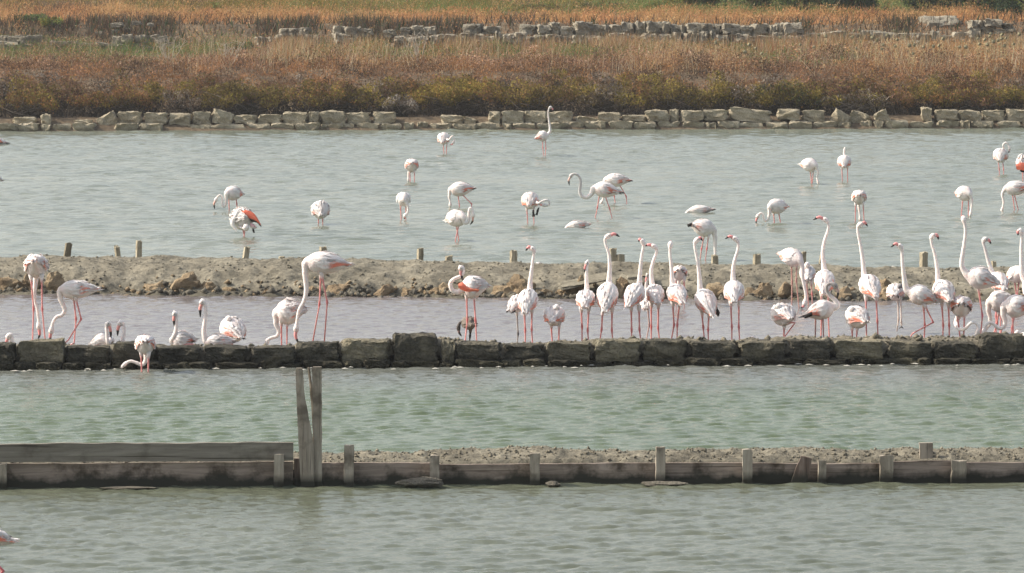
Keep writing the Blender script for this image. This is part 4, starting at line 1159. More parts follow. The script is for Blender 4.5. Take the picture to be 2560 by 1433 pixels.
        mb.add([b0 - sv * .6, b0 + sv * .6, mid + sv, mid - sv, tip], [(0, 1, 2, 3), (3, 2, 4)], lerp3(base, PALE, rs.uniform(0, .6) * pk) if base is W_ else lerp3(base, (0.2, 0.17, 0.15), rs.uniform(0, .6)))
    # legs grow out of the belly
    for li, lg in enumerate(legs):
        yo = D + (0.045 if li == 0 else -0.045) * (1 if not face else 0.4)
        pts = [at(q[0], q[1], yo + (q[2] if len(q) > 2 else 0)) - O for q in lg]
        top = pts[0] + (pts[0] - pts[1]).normalized() * 0.06
        pts = [top] + pts
        if sink: pts.append(pts[-1] + Vector((0, 0, -sink)))
        fp = []; fr_ = []; fc = []
        kn = 2 if len(lg) > 2 else None
        for i, p in enumerate(pts):
            if i == 0: fp.append(p); fr_.append(.034); fc.append(base); continue
            if i == 1: fp += [p, p + (pts[2] - p).normalized() * 0.05]; fr_ += [.023, .0118]; fc += [lerp3(base, legc, .15), legc]; continue
            if kn is not None and i == kn:
                a_, b_ = (pts[i - 1] - p).normalized(), (pts[i + 1] - p).normalized()
                fp += [p + a_ * .05, p, p + b_ * .045]; fr_ += [.0102, .0165, .0095]; fc += [legc, kneec, legc]; continue
            fp.append(p); fr_.append(.0092); fc.append(legc)
        v, f = tube_geo(fp, fr_, 7, (0, 1, 0.1))
        mb.add(v, f, [c for c in fc for _ in range(7)])
        if feet:
            ft = pts[-1] - (Vector((0, 0, -sink)) if sink else Vector((0, 0, 0)))
            dx = -1 if (C[0] - T[0]) < 0 else 1
            for aa in (-.5, 0, .5):
                d_ = Vector((dx * math.cos(aa), math.sin(aa) - .3, -0.12)) * .075
                v, f = tube_geo([ft + Vector((0, 0, .012)), ft + d_ * .5 + Vector((0, 0, .004)), ft + d_], [.011, .009, .005], 5, (0, 0, 1)); mb.add(v, f, legc)
    if folded:
        for (x0, y0, x1, y1) in folded:
            a_, b_ = at(x0, y0, D - .10) - O, at(x1, y1, D - .12) - O
            v, f = tube_geo([a_, (a_ + b_) / 2 + Vector((0, 0, .006)), b_], [.012, .016, .014], 7, (0, 0, 1)); mb.add(v, f, legc)
    o = mb.build('flamingo', M['plumage'], None, O)
    tag(o, label, 'flamingo', group)
    # folded wings
    for side in (1, -1):
        wb = MB(); nS, nT = 14, 13; Vw = []; Cw_ = []
        for i in range(nS):
            for j in range(nT):
                tt = j / (nT - 1)
                s0 = .16 + (1.03 - .16) * i / (nS - 1)
                if i == nS - 1: s0 += rs.uniform(-.05, .05)
                th_top = R(72 - 10 * i / nS); lowd = interp(s0, [.15, .3, .55, .8, 1.05], [5, -22, -30, -12, 8])
                a = th_top + (R(lowd) - th_top) * tt
                f_ = (1 - min(1, s0)) * nb; i0 = min(nb - 1, int(f_)); w_ = f_ - i0
                A, B2 = body_fr[i0], body_fr[i0 + 1]
                p = A[0].lerp(B2[0], w_); l = A[2].lerp(B2[2], w_).normalized(); u = A[3].lerp(B2[3], w_).normalized()
                if s0 > 1: p = p - ax.normalized() * (s0 - 1) * ax.length
                rr = max(Rb * interp(s0, PROF_S, PROF_R), 0.030)
                edge = min(1, 4 * tt * (1 - tt) + .15) * min(1, (i + .3) / 2.5)
                rr = rr * 1.0 + 0.016 * edge + 0.006 * math.sin(j * 2.1 + i * 0.5) + 0.008 * mnoise.noise(Vector((s0 * 9, a * 4, sd))) + (0.012 if tt > .85 and s0 > .3 else 0)
                Vw.append(p + l * (math.cos(a) * rr * side * .96) + u * (math.sin(a) * rr))
                nz_ = mnoise.noise(Vector((s0 * 8, a * 6, sd + side)))
                cm = sstep(s0, .42, .62) * (1 - sstep(s0, .97, 1.05)) * sstep(tt + .42 * nz_, .40, .72) * (1 - .7 * sstep(tt, .93, 1.0)) + .55 * sstep(nz_, .25, .6) * sstep(tt, .25, .5) * sstep(s0, .2, .4)
                cm = min(1, cm * pk * 1.15)
                c = lerp3(lerp3(base, PALE, min(1, cm * 1.6)), CORAL, max(0, cm * 1.5 - .5)) if base is W_ else lerp3(base, (0.19, 0.165, 0.145), .5 + .5 * nz_)
                st = mnoise.noise(Vector((s0 * 2.2 + sd, a * 9, sd * 2)))
                c = lerp3(c, (0.50, 0.43, 0.43) if base is W_ else (0.1, 0.09, 0.08), .40 * sstep(st, .05, .5))
                if black and tt > .80 and s0 > .55: c = lerp3(c, BLACK, min(1, black) * sstep(tt, .8, .95))
                Cw_.append(c)
        Fw = [(i * nT + j, (i + 1) * nT + j, (i + 1) * nT + j + 1, i * nT + j + 1) for i in range(nS - 1) for j in range(nT - 1)]
        if side < 0: Fw = [f[::-1] for f in Fw]
        wb.add(Vw, Fw, Cw_)
        # ragged covert and tertial tips
        for q in range(9):
            i = rs.randrange(5, nS); j = rs.randrange(2, nT)
            b0 = Vw[i * nT + j]; ib = max(0, i - 2)
            dr = (b0 - Vw[ib * nT + j]).normalized(); sv = Vector((dr.z, 0.2, -dr.x)) * .010
            wb.add([b0 - sv - dr * .05, b0 + sv - dr * .05, b0 + sv * .8 + dr * .01, b0 - sv * .8 + dr * .01, b0 + dr * rs.uniform(.04, .075)], [(0, 1, 2, 3), (3, 2, 4)], Cw_[i * nT + j])
        wo = wb.build('wing', M['plumage'], o)
        if black:
            fb_ = MB(); dr = -ax.normalized()
            for q in range(4):
                i = nS - 1 - q // 2; b0 = Vw[i * nT + nT - 1 - q % 2]
                ln = .16 * min(1.4, black) ** 1.5 * rs.uniform(.6, 1)
                d2 = (dr + Vector((0, 0, -.12 * q))).normalized(); sv = Vector((d2.z, .25, -d2.x)).normalized() * .012
                b1 = b0 - dr * .05
                fb_.add([b1 - sv, b1 + sv, b1 + d2 * ln * .6 + sv, b1 + d2 * ln * .6 - sv, b1 + d2 * (ln + .02)], [(0, 1, 2, 3), (3, 2, 4)], BLACK)
            fb_.build('flight_feathers', M['plumage'], wo)
    # bill in two colours, eyes
    if bill:
        bpth = catmull([front - (front - head) * .3] + bp, 0.010)
        n = len(bpth); k = max(2, int(n * (.66 if billc is None else .5)))
        rad = [interp(i / (n - 1), [0, .25, .55, .8, 1], [.026, .0245, .021, .0145, .005]) * size for i in range(n)]
        bc = billc or BILLC
        b1 = MB(); v, f = tube_geo(bpth[:k + 1], rad[:k + 1], 8, (0, 1, .2), .85)
        b1.add(v, f, [lerp3(lerp3(bc, (0.78, 0.42, 0.38), .5), bc, i / k) for i in range(k + 1) for _ in range(8)])
        bo = b1.build('bill', M['bill'], o)
        if n - k >= 2:
            b2 = MB(); v, f = tube_geo(bpth[k:], [q * 1.04 for q in rad[k:]], 8, (0, 1, .2), .85); b2.add(v, f, BLACK); b2.build('bill_tip', M['bill'], bo)
        if D < 66:
            e = MB(); bm = bmesh.new(); bmesh.ops.create_icosphere(bm, subdivisions=1, radius=.0065)
            fw_ = (front - head).normalized()
            ep = head + fw_ * .016 + Vector((0, -.034 * size, 0)) + Vector((0, 0, .006))
            e.add([tuple(q.co + ep) for q in bm.verts], [tuple(q.index for q in f_.verts) for f_ in bm.faces], BLACK); bm.free()
            e.build('eye', M['eye'], o)
    # extra feather groups traced as two edges with depth of their own
    for (nm, topl, botl, y0, y1, c0, c1) in extra:
        n = 10; Vx = []; Cx = []
        def samp(pl, t):
            q = t * (len(pl) - 1); i = min(len(pl) - 2, int(q)); w = q - i
            return (pl[i][0] * (1 - w) + pl[i + 1][0] * w, pl[i][1] * (1 - w) + pl[i + 1][1] * w)
        for layer in (0, .018):
            for i in range(n):
                for j in range(5):
                    t = i / (n - 1); a_, b_ = samp(topl, t), samp(botl, t); w = j / 4
                    yy = D + y0 + (y1 - y0) * t - .03 * math.sin(w * 3.14) + layer
                    jx = rs.uniform(-1.2, 1.2)
                    Vx.append(at(a_[0] + (b_[0] - a_[0]) * w + jx, a_[1] + (b_[1] - a_[1]) * w + jx * .6, yy) - O)
                    Cx.append(lerp3(c0, c1, sstep(w, .5, .8)) if rs.random() > .2 else lerp3(c0, c1, .3))
        Fx = []
        for ly in (0, 1):
            q0 = ly * n * 5
            for i in range(n - 1):
                for j in range(4):
                    f = (q0 + i * 5 + j, q0 + (i + 1) * 5 + j, q0 + (i + 1) * 5 + j + 1, q0 + i * 5 + j + 1)
                    Fx.append(f if ly == 0 else f[::-1])
        xb = MB(); xb.add(Vx, Fx, Cx); xb.build(nm, M['plumage'], o)
    return o

def DA(px, d=1.1): return wall_y(px_x(px, 60)) + d
F_ = flamingo
ROW = 'flamingos along the stone wall'; FARG = 'flamingos wading in the far pool'; BNK = 'flamingos at the mud bank'
# --- along the near wall, from left to right
F_('tall flamingo at the left end seen from behind, neck hanging straight down between its legs', DA(90), (92, 676), (87, 655), 58, 1, [(89, 702), (86, 741), (93, 771), (96, 798), (97, 815)], [(99, 836), (95, 848)], [[(78, 698), (84, 773), (81, 855)], [(104, 698), (105.5, 773), (113, 855)]], pk=1.0, ruffle=.3, group=ROW, L=.5)
F_('flamingo in profile facing left, bill dipped at the wall, second from the left', DA(186), (152, 727), (247, 725), 48, 0, [(151, 746), (158, 763), (162, 776), (155, 788), (141, 793), (132, 808), (128.6, 826)], [(125.6, 840), (125.6, 853)], [[(184.6, 748), (190, 798), (185, 861)], [(190, 748), (203, 798), (171, 850), (158, 861)]], feet=True, group=ROW)
F_('flamingo head and neck poking up behind the wall at the far left edge', DA(40, .9), (36, 880), (90, 892), 36, 0, [(31, 866), (30, 850), (28.5, 838), (22, 840)], [(17, 852), (15, 862)], [], group=ROW, pk=.4)
F_('resting flamingo facing right, its bill pointing down in front of its white body, at left', DA(262, .9), (278, 850), (226, 864), 46, 0, [(276, 850, -.12), (270, 858, -.2), (268, 845, -.2), (267, 831, -.2), (266, 817, -.2), (271, 807, -.2)], [(276, 826), (277.6, 846)], [], group=ROW, pk=.4, billc=(0.74, 0.3, 0.26))
F_('resting flamingo facing left with only curved neck and head showing behind the wall', DA(320, .95), (308, 872), (352, 874), 32, 0, [(304, 862), (307, 846), (310, 831), (309.5, 815), (302, 806)], [(295, 821), (294, 840)], [], group=ROW, pk=.3, billc=(0.74, 0.3, 0.26))
F_('flamingo standing in front of the dark wall, neck stretched left along the water', 58.75, (363, 868), (363, 858), 49, 1, [(365, 889), (364, 902), (356, 912), (343, 908), (326.6, 903), (313, 910), (303, 920)], (), [[(353, 886), (354, 927)], [(371, 890), (370.5, 927)]], pk=1.05, L=.46, group='flamingo in front of the wall', tuck=.026)
F_('flamingo sitting on the wall with upright neck, small head and bill held against the neck', DA(455, .75), (432, 851), (488, 852), 47, 0, [(436, 840, -.06), (440, 826, -.06), (441, 808, -.06), (440.5, 790, -.06), (437.5, 782, -.06)], [(434.8, 799), (436, 816)], [], folded=[(455, 864, 486, 862), (450, 867, 476, 865)], black=.4, pk=1.1, ruffle=.4, group=ROW, billc=(0.74, 0.3, 0.26))
F_('flamingo sitting on the wall in profile, neck raised straight up and bill pointing down left', DA(545, .72), (515, 855), (584, 856), 37, 0, [(511, 852), (510, 826), (513, 800), (515, 781), (513.7, 764), (506, 753)], [(500.5, 772), (501, 793)], [], folded=[(556, 867, 592, 866), (550, 870, 580, 869)], black=.5, pk=1.1, ruffle=.2, group=ROW, billc=(0.74, 0.3, 0.26))
F_('plump flamingo asleep with tucked head, behind the bird sitting on the wall', DA(583, 1.2), (568, 812), (603, 848), 62, 1, [(571, 800, -.2), (573, 796, -.28)], (), [[(580, 850), (580, 866)]], pk=.7, black=.5, L=.5, tuck=.05, group=ROW)
F_('ruffled flamingo facing left with windblown back feathers, its bent neck reaching behind the wall', DA(718), (692, 786), (763, 778), 64, 0, [(690, 811), (697, 826), (693, 840), (678, 845), (669, 851), (666, 866)], (), [[(703, 810), (704, 866)], [(717.6, 810), (717, 864)]], pk=1.0, ruffle=1.0, group=ROW, tuck=.026)
F_('tallest flamingo, in full profile on the wall, long neck hanging down', DA(815, .75), (767, 657), (876, 664), 57, 0, [(763, 680), (764.5, 702), (765.5, 728), (760, 753), (748, 776), (743, 801), (740.7, 821)], [(739, 841), (747, 860)], [[(802, 690), (798.5, 761), (781, 859)], [(805, 690), (818, 756), (810.5, 857)]], pk=.85, feet=True, sink=0, group=ROW, nscale=1.08, L=.6)
F_('flamingo preening its breast with an S curved neck, standing over the grey chick', DA(1170), (1158, 722), (1219, 718), 60, 0, [(1147, 731), (1131, 726), (1126, 709), (1136, 697), (1152, 690), (1159, 677), (1152, 668)], [(1153, 688), (1160, 704)], [[(1166.5, 744), (1168, 801), (1162.7, 854)], [(1185, 744), (1188.6, 801), (1191.6, 855)]], pk=1.25, ruffle=.5, group=ROW, billc=(0.55, 0.22, 0.22), arch=.1, extra=[('wing_coverts', [(1146, 709), (1156, 705), (1168, 718), (1196, 722)], [(1146, 720), (1160, 728), (1176, 730), (1197, 728)], -.13, -.15, CORAL, CORAL)])
F_('small grey brown flamingo chick between the legs of the preening flamingo', DA(1170, 1.6), (1165, 806), (1184, 816), 34, 1, [(1157, 806, -.1), (1150, 808, -.12), (1146, 818, -.12)], [(1148, 832), (1154, 841)], [[(1176, 826), (1175, 840), (1174, 853)]], base=(0.17, 0.145, 0.125), neckc=(0.10, 0.09, 0.085), legc=(0.035, 0.033, 0.033), kneec=(0.03, 0.03, 0.03), billc=(0.05, 0.05, 0.05), L=.34, pk=0, group='flamingo chick', size=.8)
F_('flamingo half hidden behind the upright one with turned head, on a single grey leg', DA(1290, 1.6), (1308, 748), (1275, 780), 40, 1, [(1313, 742, -.05), (1316, 740, -.08)], (), [[(1292, 782), (1295, 835), (1293, 857)]], pk=.5, black=.6, legc=(0.34, 0.32, 0.31), kneec=(0.12, 0.12, 0.12), L=.5, group=ROW)
F_('upright flamingo seen from behind, head turned left, beside a half hidden one', DA(1320), (1325, 731), (1312, 786), 45, 1, [(1325, 718), (1326, 700), (1328, 685), (1332, 652), (1335.5, 634), (1333, 624)], [(1322, 617.5), (1314, 627)], [[(1311, 786), (1313, 826), (1313, 858)], [(1329.6, 779), (1329, 823.6), (1331, 858)]], pk=.8, group=ROW, L=.56)
F_('short flamingo seen from behind, asleep with its head on its back, between two upright ones', DA(1385), (1390, 782), (1380, 808), 50, 1, [(1391, 772, -.2), (1391.5, 766, -.3)], (), [[(1378, 815), (1380.5, 858)], [(1397.7, 815), (1396.6, 859)]], pk=1.0, L=.46, tuck=.045, group=ROW)
F_('upright flamingo seen from behind with its bill pointing down along its neck', DA(1465), (1466, 737), (1461, 772), 44, 1, [(1467, 725), (1466.5, 705), (1466, 685), (1468, 664), (1469, 654)], [(1463, 668), (1461, 682)], [[(1453, 777), (1455, 817), (1455, 854)], [(1471.4, 776), (1469, 826), (1471, 854)]], pk=1.0, L=.5, group=ROW, size=.85)
F_('tall upright flamingo seen from behind with black tipped bill pointing right', DA(1520), (1523, 714), (1512, 782), 50, 1, [(1523, 700), (1524.5, 667), (1522, 634), (1514, 611), (1512.5, 598), (1519.5, 591)], [(1536, 585), (1549, 592)], [[(1506, 782), (1504, 823.6), (1499, 855)], [(1530, 778), (1529.5, 826), (1532, 855)]], pk=1.0, L=.58, group=ROW)
F_('leftmost of two upright flamingos whose heads overlap, its small head turned left', DA(1590), (1598, 718), (1570, 770), 46, 1, [(1599, 702), (1601.7, 663), (1606, 630), (1609, 615), (1607, 605)], [(1599, 598), (1596.5, 605)], [[(1578, 774), (1579, 825), (1578.7, 850)], [(1597.7, 775), (1598.6, 823.6), (1602, 855)]], pk=.95, L=.56, group=ROW)
F_('thin greyish flamingo mostly hidden behind the upright pair, its bill folded against its neck', DA(1618, 1.7), (1618, 745), (1613, 776), 26, 1, [(1617, 728), (1616, 712), (1620, 692), (1620, 685)], [(1616, 700), (1615, 716)], [[(1619.5, 772), (1623, 813), (1615.5, 850)]], pk=.5, legc=(0.42, 0.32, 0.31), kneec=(0.35, 0.25, 0.25), L=.4, group=ROW, size=.8, neckc=(0.55, 0.5, 0.48))
F_('rightmost of two upright flamingos whose heads overlap, its pink bill pointing left', DA(1633, 1.3), (1633, 722), (1645, 762), 42, 1, [(1630, 706), (1628, 678), (1634, 651.5), (1640.5, 634), (1641.5, 623), (1636, 617)], [(1623, 612), (1611, 615)], [[(1628, 765), (1628, 817.6), (1628, 850)], [(1646, 767), (1645, 820), (1648.5, 850)]], pk=1.0, L=.52, group=ROW)
F_('upright flamingo facing straight away so that no bill shows, its feeding neighbour behind', DA(1690), (1683, 722), (1707, 762), 46, 1, [(1681, 708), (1679, 673), (1675, 638), (1675, 624), (1676, 612)], [(1676.5, 603, .08)], [[(1682, 764), (1685, 813), (1678, 851)], [(1698, 764), (1693, 813), (1692.6, 850)]], pk=1.1, L=.54, group=ROW)
F_('flamingo at the mud bank seen from behind with its neck down and black wing tips', 68.6, (1699, 690), (1699, 678), 36, 1, [(1697, 702), (1699, 716), (1706, 722)], [(1710, 718), (1712, 727)], [[(1690, 700), (1690, 756)], [(1710, 700), (1711, 756)]], pk=.8, black=.8, L=.46, group=BNK)
F_('upright flamingo with loose black wing feathers at its right side', DA(1768), (1752, 732), (1782, 792), 50, 1, [(1750, 716), (1747.6, 682), (1743, 647), (1737.5, 621), (1737, 608), (1742, 600.5)], [(1751, 594.5), (1756.5, 602)], [[(1755, 785), (1758, 818), (1761, 852)], [(1772, 788), (1770, 825), (1771, 852)]], pk=.9, L=.56, group=ROW, extra=[('flight_feathers', [(1788, 757), (1793, 768), (1800, 783)], [(1787, 775), (1790, 785), (1795, 793)], -.05, -.12, BLACK, BLACK)])
F_('upright flamingo facing straight away with its pink bill pointing left, alone in a gap', DA(1835), (1834, 714), (1836, 758), 48, 1, [(1833, 700), (1833, 673), (1838, 647), (1844.5, 625), (1845.5, 608), (1839, 598)], [(1825, 591), (1812.5, 597)], [[(1827, 762), (1829.5, 818), (1829.5, 852)], [(1847, 762), (1847, 818), (1849, 852)]], pk=.75, L=.56, group=ROW)
F_('white back of a resting flamingo just showing over the top of the wall', DA(1884, .95), (1878, 862), (1890, 862), 26, 1, [(1881, 850, -.2), (1884, 841, -.25)], (), [], pk=.1, L=.4, tuck=.04, group=ROW)
F_('plump flamingo asleep on one leg with the other pink leg folded out sideways', DA(1955), (1944, 782), (1978, 800), 58, 1, [(1945.4, 770, -.2), (1945.4, 765, -.3)], (), [[(1960.5, 818), (1959, 848)], [(1968, 806, -.1), (1988, 807, -.16), (1957, 848, -.02)]], pk=.55, L=.48, tuck=.048, group=ROW, kneec=LEGC)
F_('young flamingo with smoky grey neck and bill, facing right with black tail', DA(2050), (2082, 768), (2013, 790), 50, 0, [(2090, 775), (2094, 766), (2089, 752), (2075, 739), (2066.5, 726), (2067, 714), (2077, 709), (2087, 714)], [(2095, 729), (2093, 747)], [[(2039, 790), (2038, 849)], [(2057, 790), (2059, 849)]], pk=.95, black=.75, neckc=GREYN, billc=(0.34, 0.29, 0.25), legc=(0.42, 0.26, 0.25), group=ROW, extra=[('flight_feathers', [(2010, 792), (2020, 783), (2030, 780)], [(2011, 796), (2020, 794), (2031, 790)], -.1, -.12, BLACK, BLACK)], dorsal=.6)
F_('tall upright flamingo behind the grey necked young one, black tipped bill pointing left', DA(2062, 1.6), (2062, 685), (2061, 738), 47, 1, [(2060, 668), (2057, 633), (2062, 600), (2069.5, 578), (2071.5, 562), (2065, 551)], [(2048, 543), (2032, 550)], [[(2053.5, 738), (2053.5, 796), (2052, 848)], [(2070.6, 738), (2070.6, 789), (2073, 848)]], pk=1.0, L=.56, group=ROW)
F_('flamingo on the mud bank with raised tail and hanging neck, beside a dark post', 68.0, (2000, 652), (1951, 636), 44, -1, [(2006, 668), (2006, 690), (2011, 716), (2014.5, 740), (2012, 757)], [(2008, 766), (2001, 771)], [[(1978.6, 662), (1980, 708), (1979, 774)], [(1992, 664), (1990.7, 703), (1998, 774)]], pk=1.0, L=.5, legc=(0.42, 0.25, 0.22), kneec=(0.36, 0.2, 0.18), group=BNK)
F_('small flamingo asleep at the mud bank, right behind the one with raised tail', 68.6, (2017, 674), (2021, 702), 36, 1, [(2018, 664, -.2), (2018, 660, -.28)], (), [[(2016, 706), (2021, 757)], [(2028, 706), (2030, 735), (2031, 757)]], pk=.6, black=.5, L=.44, tuck=.045, group=BNK, legc=(0.5, 0.3, 0.28))
F_('tall upright flamingo just left of a pale legged preening one, its bill pointing down right', DA(2175), (2164, 699), (2190, 745), 50, 1, [(2160, 683), (2156.5, 646), (2150, 608), (2144.5, 580), (2145, 568), (2150, 562)], [(2162, 556.5), (2169, 566)], [[(2165, 748), (2165, 796), (2166.6, 851)], [(2190.5, 748), (2193.5, 804), (2195, 851)]], pk=1.05, L=.56, group=ROW)
F_('plump flamingo asleep on two legs with tucked head, before the tall upright one', DA(2138, .95), (2128, 787), (2164, 808), 57, 1, [(2129, 776, -.2), (2129, 772, -.3)], (), [[(2130, 820), (2131, 850)], [(2142.7, 822), (2141, 850)]], pk=.75, L=.48, tuck=.048, group=ROW)
F_('flamingo in the shallow pool with dark tucked neck, pale legs and lifted foot', 63.4, (2240, 727), (2238, 742), 43, 1, [(2248, 718, -.3), (2251, 714, -.35), (2256, 720, -.36)], (), [[(2244.8, 752), (2246, 800), (2242, 829)], [(2251.6, 746), (2253, 806), (2254, 815)]], pk=.6, black=.6, L=.44, legc=(0.55, 0.48, 0.44), kneec=(0.45, 0.4, 0.36), neckc=(0.2, 0.2, 0.21), sink=.0, group='flamingo in the shallow pool', extra=[('foot', [(2249, 820), (2254, 815), (2258, 820)], [(2247, 822), (2253, 819), (2259, 822)], -.02, -.02, BLACK, BLACK)])
F_('striding flamingo facing left with one leg stretched forward and bent far back', DA(2300), (2274, 729), (2342, 756), 51, 0, [(2265, 721), (2260, 691), (2256.6, 660.6), (2255.5, 638), (2255, 627), (2251.6, 617)], [(2239, 609.5), (2227, 618)], [[(2309, 766), (2312, 814), (2310, 851)], [(2313, 766), (2333, 806), (2281, 834), (2271.7, 850)]], pk=.8, feet=True, group=ROW, nscale=1.05)
F_('upright flamingo seen from behind, right of the striding one, its dark bill pointing right', DA(2360), (2348, 713), (2376, 755), 50, 1, [(2344.5, 697), (2343, 671), (2337, 635.6), (2329, 609), (2328, 596), (2333, 589)], [(2342, 587.5), (2347, 599)], [[(2354.6, 762), (2358, 814), (2356.6, 852)], [(2371, 764), (2373, 814), (2373, 852)]], pk=.85, L=.54, group=ROW)
F_('flamingo seen from behind bending down, its neck curving right along the ground', DA(2400, 1.0), (2402, 772), (2404, 762), 54, 1, [(2395, 794), (2390, 808), (2398, 822, -.2), (2412, 822, -.35), (2428, 807, -.4), (2440, 809, -.4), (2446, 824, -.4), (2438, 840, -.4)], (), [[(2393.5, 788), (2401, 852)], [(2411, 788), (2409, 852)]], pk=1.05, black=.9, L=.46, group=ROW)
F_('tall flamingo at right standing on one straight leg, its head pointing away at the top', DA(2446), (2420, 687), (2495, 712), 56, 0, [(2408, 673), (2404.5, 655), (2410, 615.5), (2413.6, 583), (2412, 562), (2409.5, 549)], [(2407.5, 538, .06)], [[(2446, 722), (2456, 789), (2452.6, 828)]], pk=.95, ruffle=.4, group=ROW, kneec=(0.6, 0.2, 0.26))
F_('flamingo hidden by the tall one legged bird except its neck, head and coral wing', DA(2480, 2.4), (2486, 693), (2512, 728), 44, 1, [(2479, 678), (2470, 650.6), (2462.6, 622), (2458.5, 607), (2462, 598)], [(2472, 600.5), (2477.7, 610)], [[(2490, 730), (2490, 790), (2490, 846)], [(2505, 730), (2502, 790), (2500, 846)]], pk=1.25, L=.54, group=ROW, neckc=(0.66, 0.62, 0.6))
F_('feeding flamingo facing left, just left of the one above the raised block', DA(2490, 1.3), (2474, 759), (2535, 750), 56, 0, [(2471, 776), (2475, 794), (2474, 812), (2464, 822), (2455, 836)], (), [[(2496.5, 782), (2492, 810), (2481, 846)], [(2498, 782), (2509, 807), (2498, 846)]], pk=.5, group=ROW)
F_('feeding flamingo facing left at the right edge, its neck bent forward above the raised block', DA(2535, .95), (2512, 767), (2585, 768), 58, 0, [(2508, 786), (2513, 804), (2509, 817), (2497, 821), (2486, 812), (2475, 806), (2465, 815), (2460, 832)], [(2458, 846), (2460, 858)], [[(2531, 788), (2534, 846)], [(2536, 788), (2530, 820), (2528, 846)]], pk=.9, group=ROW)
F_('flamingo cut off by the right edge with tall straight neck and small head', DA(2556), (2566, 706), (2610, 760), 50, 1, [(2556, 690), (2553.5, 655), (2553, 620.5), (2554, 590), (2550.5, 576)], [(2545, 579), (2545, 589)], [[(2570, 765), (2572, 850)], [(2590, 765), (2592, 850)]], pk=.8, L=.54, group=ROW)
F_('greyish flamingo feeding on the mud bank near the right edge, tail pointing left', 68.4, (2556, 682), (2520, 698), 40, -1, [(2562, 700), (2566, 730), (2564, 756)], (), [[(2536, 700), (2541, 738)], [(2548, 702), (2543, 738)]], pk=.9, L=.5, legc=(0.45, 0.2, 0.2), group=BNK)
F_('white flamingo resting behind the raised block at the right edge', DA(2545, .9), (2545, 846), (2590, 848), 34, 0, [(2543, 833, -.1), (2545, 826, -.1)], (), [], pk=.3, tuck=.04, group=ROW)
F_('flamingo back with black tail tip peeping over the mud bank by the square post', 74.6, (1332, 671), (1364, 667), 24, 0, [(1326, 678), (1324, 700)], (), [[(1345, 676), (1346, 720)], [(1350, 676), (1352, 720)]], pk=.2, black=1.0, group=BNK, extra=[('flight_feathers', [(1350, 656), (1357, 659), (1363, 668)], [(1352, 660), (1357, 664), (1361, 670)], -.1, -.1, BLACK, BLACK)])

# --- wading in the far pool
def DW(y): return 60000 / (y + 90)
F_('feeding flamingo with looped neck, upper bird of the left pair in the far pool', DW(527), (567, 484), (606, 487), 36, -1, [(566, 500), (564.5, 511), (559.6, 517), (556, 510), (555.5, 497), (551, 488), (545, 491), (540, 499)], [(535, 511), (537, 523)], [[(572, 495), (573, 527)], [(590, 495), (592, 510), (593, 527)]], pk=1.0, black=.3, L=.5, ruffle=.3, group=FARG, billc=(0.7, 0.42, 0.34))
F_('ruffled flamingo with spread coral wing, lower bird of the left far pair', DW(591), (594, 555), (620, 545), 50, 1, [(600, 568, -.3), (612, 570, -.42), (621, 565, -.46)], (), [[(607, 572), (611, 592)], [(613, 572), (610, 592)]], pk=.1, ruffle=1.5, dorsal=3.0, L=.44, tuck=.07, group=FARG, extra=[('raised_wing', [(604, 528), (614, 524), (630, 529), (641, 540), (653, 562)], [(606, 532), (618, 543), (628, 550), (640, 553), (652, 565)], -.16, -.28, (0.62, 0.16, 0.10), (0.62, 0.16, 0.10)), ('flight_feathers', [(624, 545), (634, 549), (643, 555), (653, 565)], [(627, 553), (634, 555), (642, 557), (652, 567)], -.2, -.3, BLACK, BLACK), ('tail', [(626, 556), (634, 560), (640, 566)], [(626, 570), (634, 573), (642, 570)], -.18, -.2, (0.7, 0.4, 0.42), W_), ('flight_feathers', [(630, 570), (634, 571)], [(633, 582), (637, 582)], -.18, -.18, BLACK, BLACK), ('tail', [(596, 517), (590, 530), (578, 548), (575, 562), (590, 580)], [(600, 540), (594, 545), (588, 552), (585, 562), (594, 572)], -.12, -.16, W_, W_)])
F_('flamingo with its head in its back feathers, right of the left far pair', DW(561), (800, 518), (804, 540), 46, 1, [(801, 506, -.2), (803, 504, -.25)], (), [[(796, 545), (796.5, 562)], [(806.6, 545), (807, 562)]], pk=.5, ruffle=.5, black=.7, L=.42, tuck=.04, group=FARG)
F_('feeding flamingo seen from behind, just below left of the distant preening one', DW(454), (1029, 418), (1030, 410), 34, 1, [(1022, 430), (1021, 442), (1021, 455)], (), [[(1024.5, 429), (1025.6, 455)], [(1036, 429), (1036, 455)]], pk=1.1, L=.42, group=FARG)
F_('far pool flamingo feeding with its head between its legs', DW(549), (1010, 500), (1007, 498), 35, -1, [(1019, 514), (1019.5, 530), (1013, 538)], [(1011, 548)], [[(1001, 513), (1003, 550)], [(1015, 515), (1014.4, 550)]], pk=.55, L=.40, group=FARG)
F_('feeding flamingo in profile facing left with its rear leg stretched back, far pool', DW(518), (1126, 476), (1186, 472), 37, 0, [(1123, 491), (1125.5, 504), (1125.5, 520)], (), [[(1145, 487), (1149, 518)], [(1155, 486), (1179, 510), (1179, 520)]], pk=1.0, black=.5, group=FARG)
F_('flamingo facing right with its neck arched in a loop and legs crossed, far pool', DW(603), (1158, 545), (1116, 553), 42, -1, [(1160, 556), (1168, 557), (1172, 548), (1172, 530), (1175, 520), (1180.5, 523), (1183, 537)], [(1181, 554), (1175, 562)], [[(1140, 560), (1147.5, 604)], [(1147.5, 560), (1138, 604)]], pk=.7, L=.5, group=FARG, ruffle=.4, billc=(0.6, 0.36, 0.28))
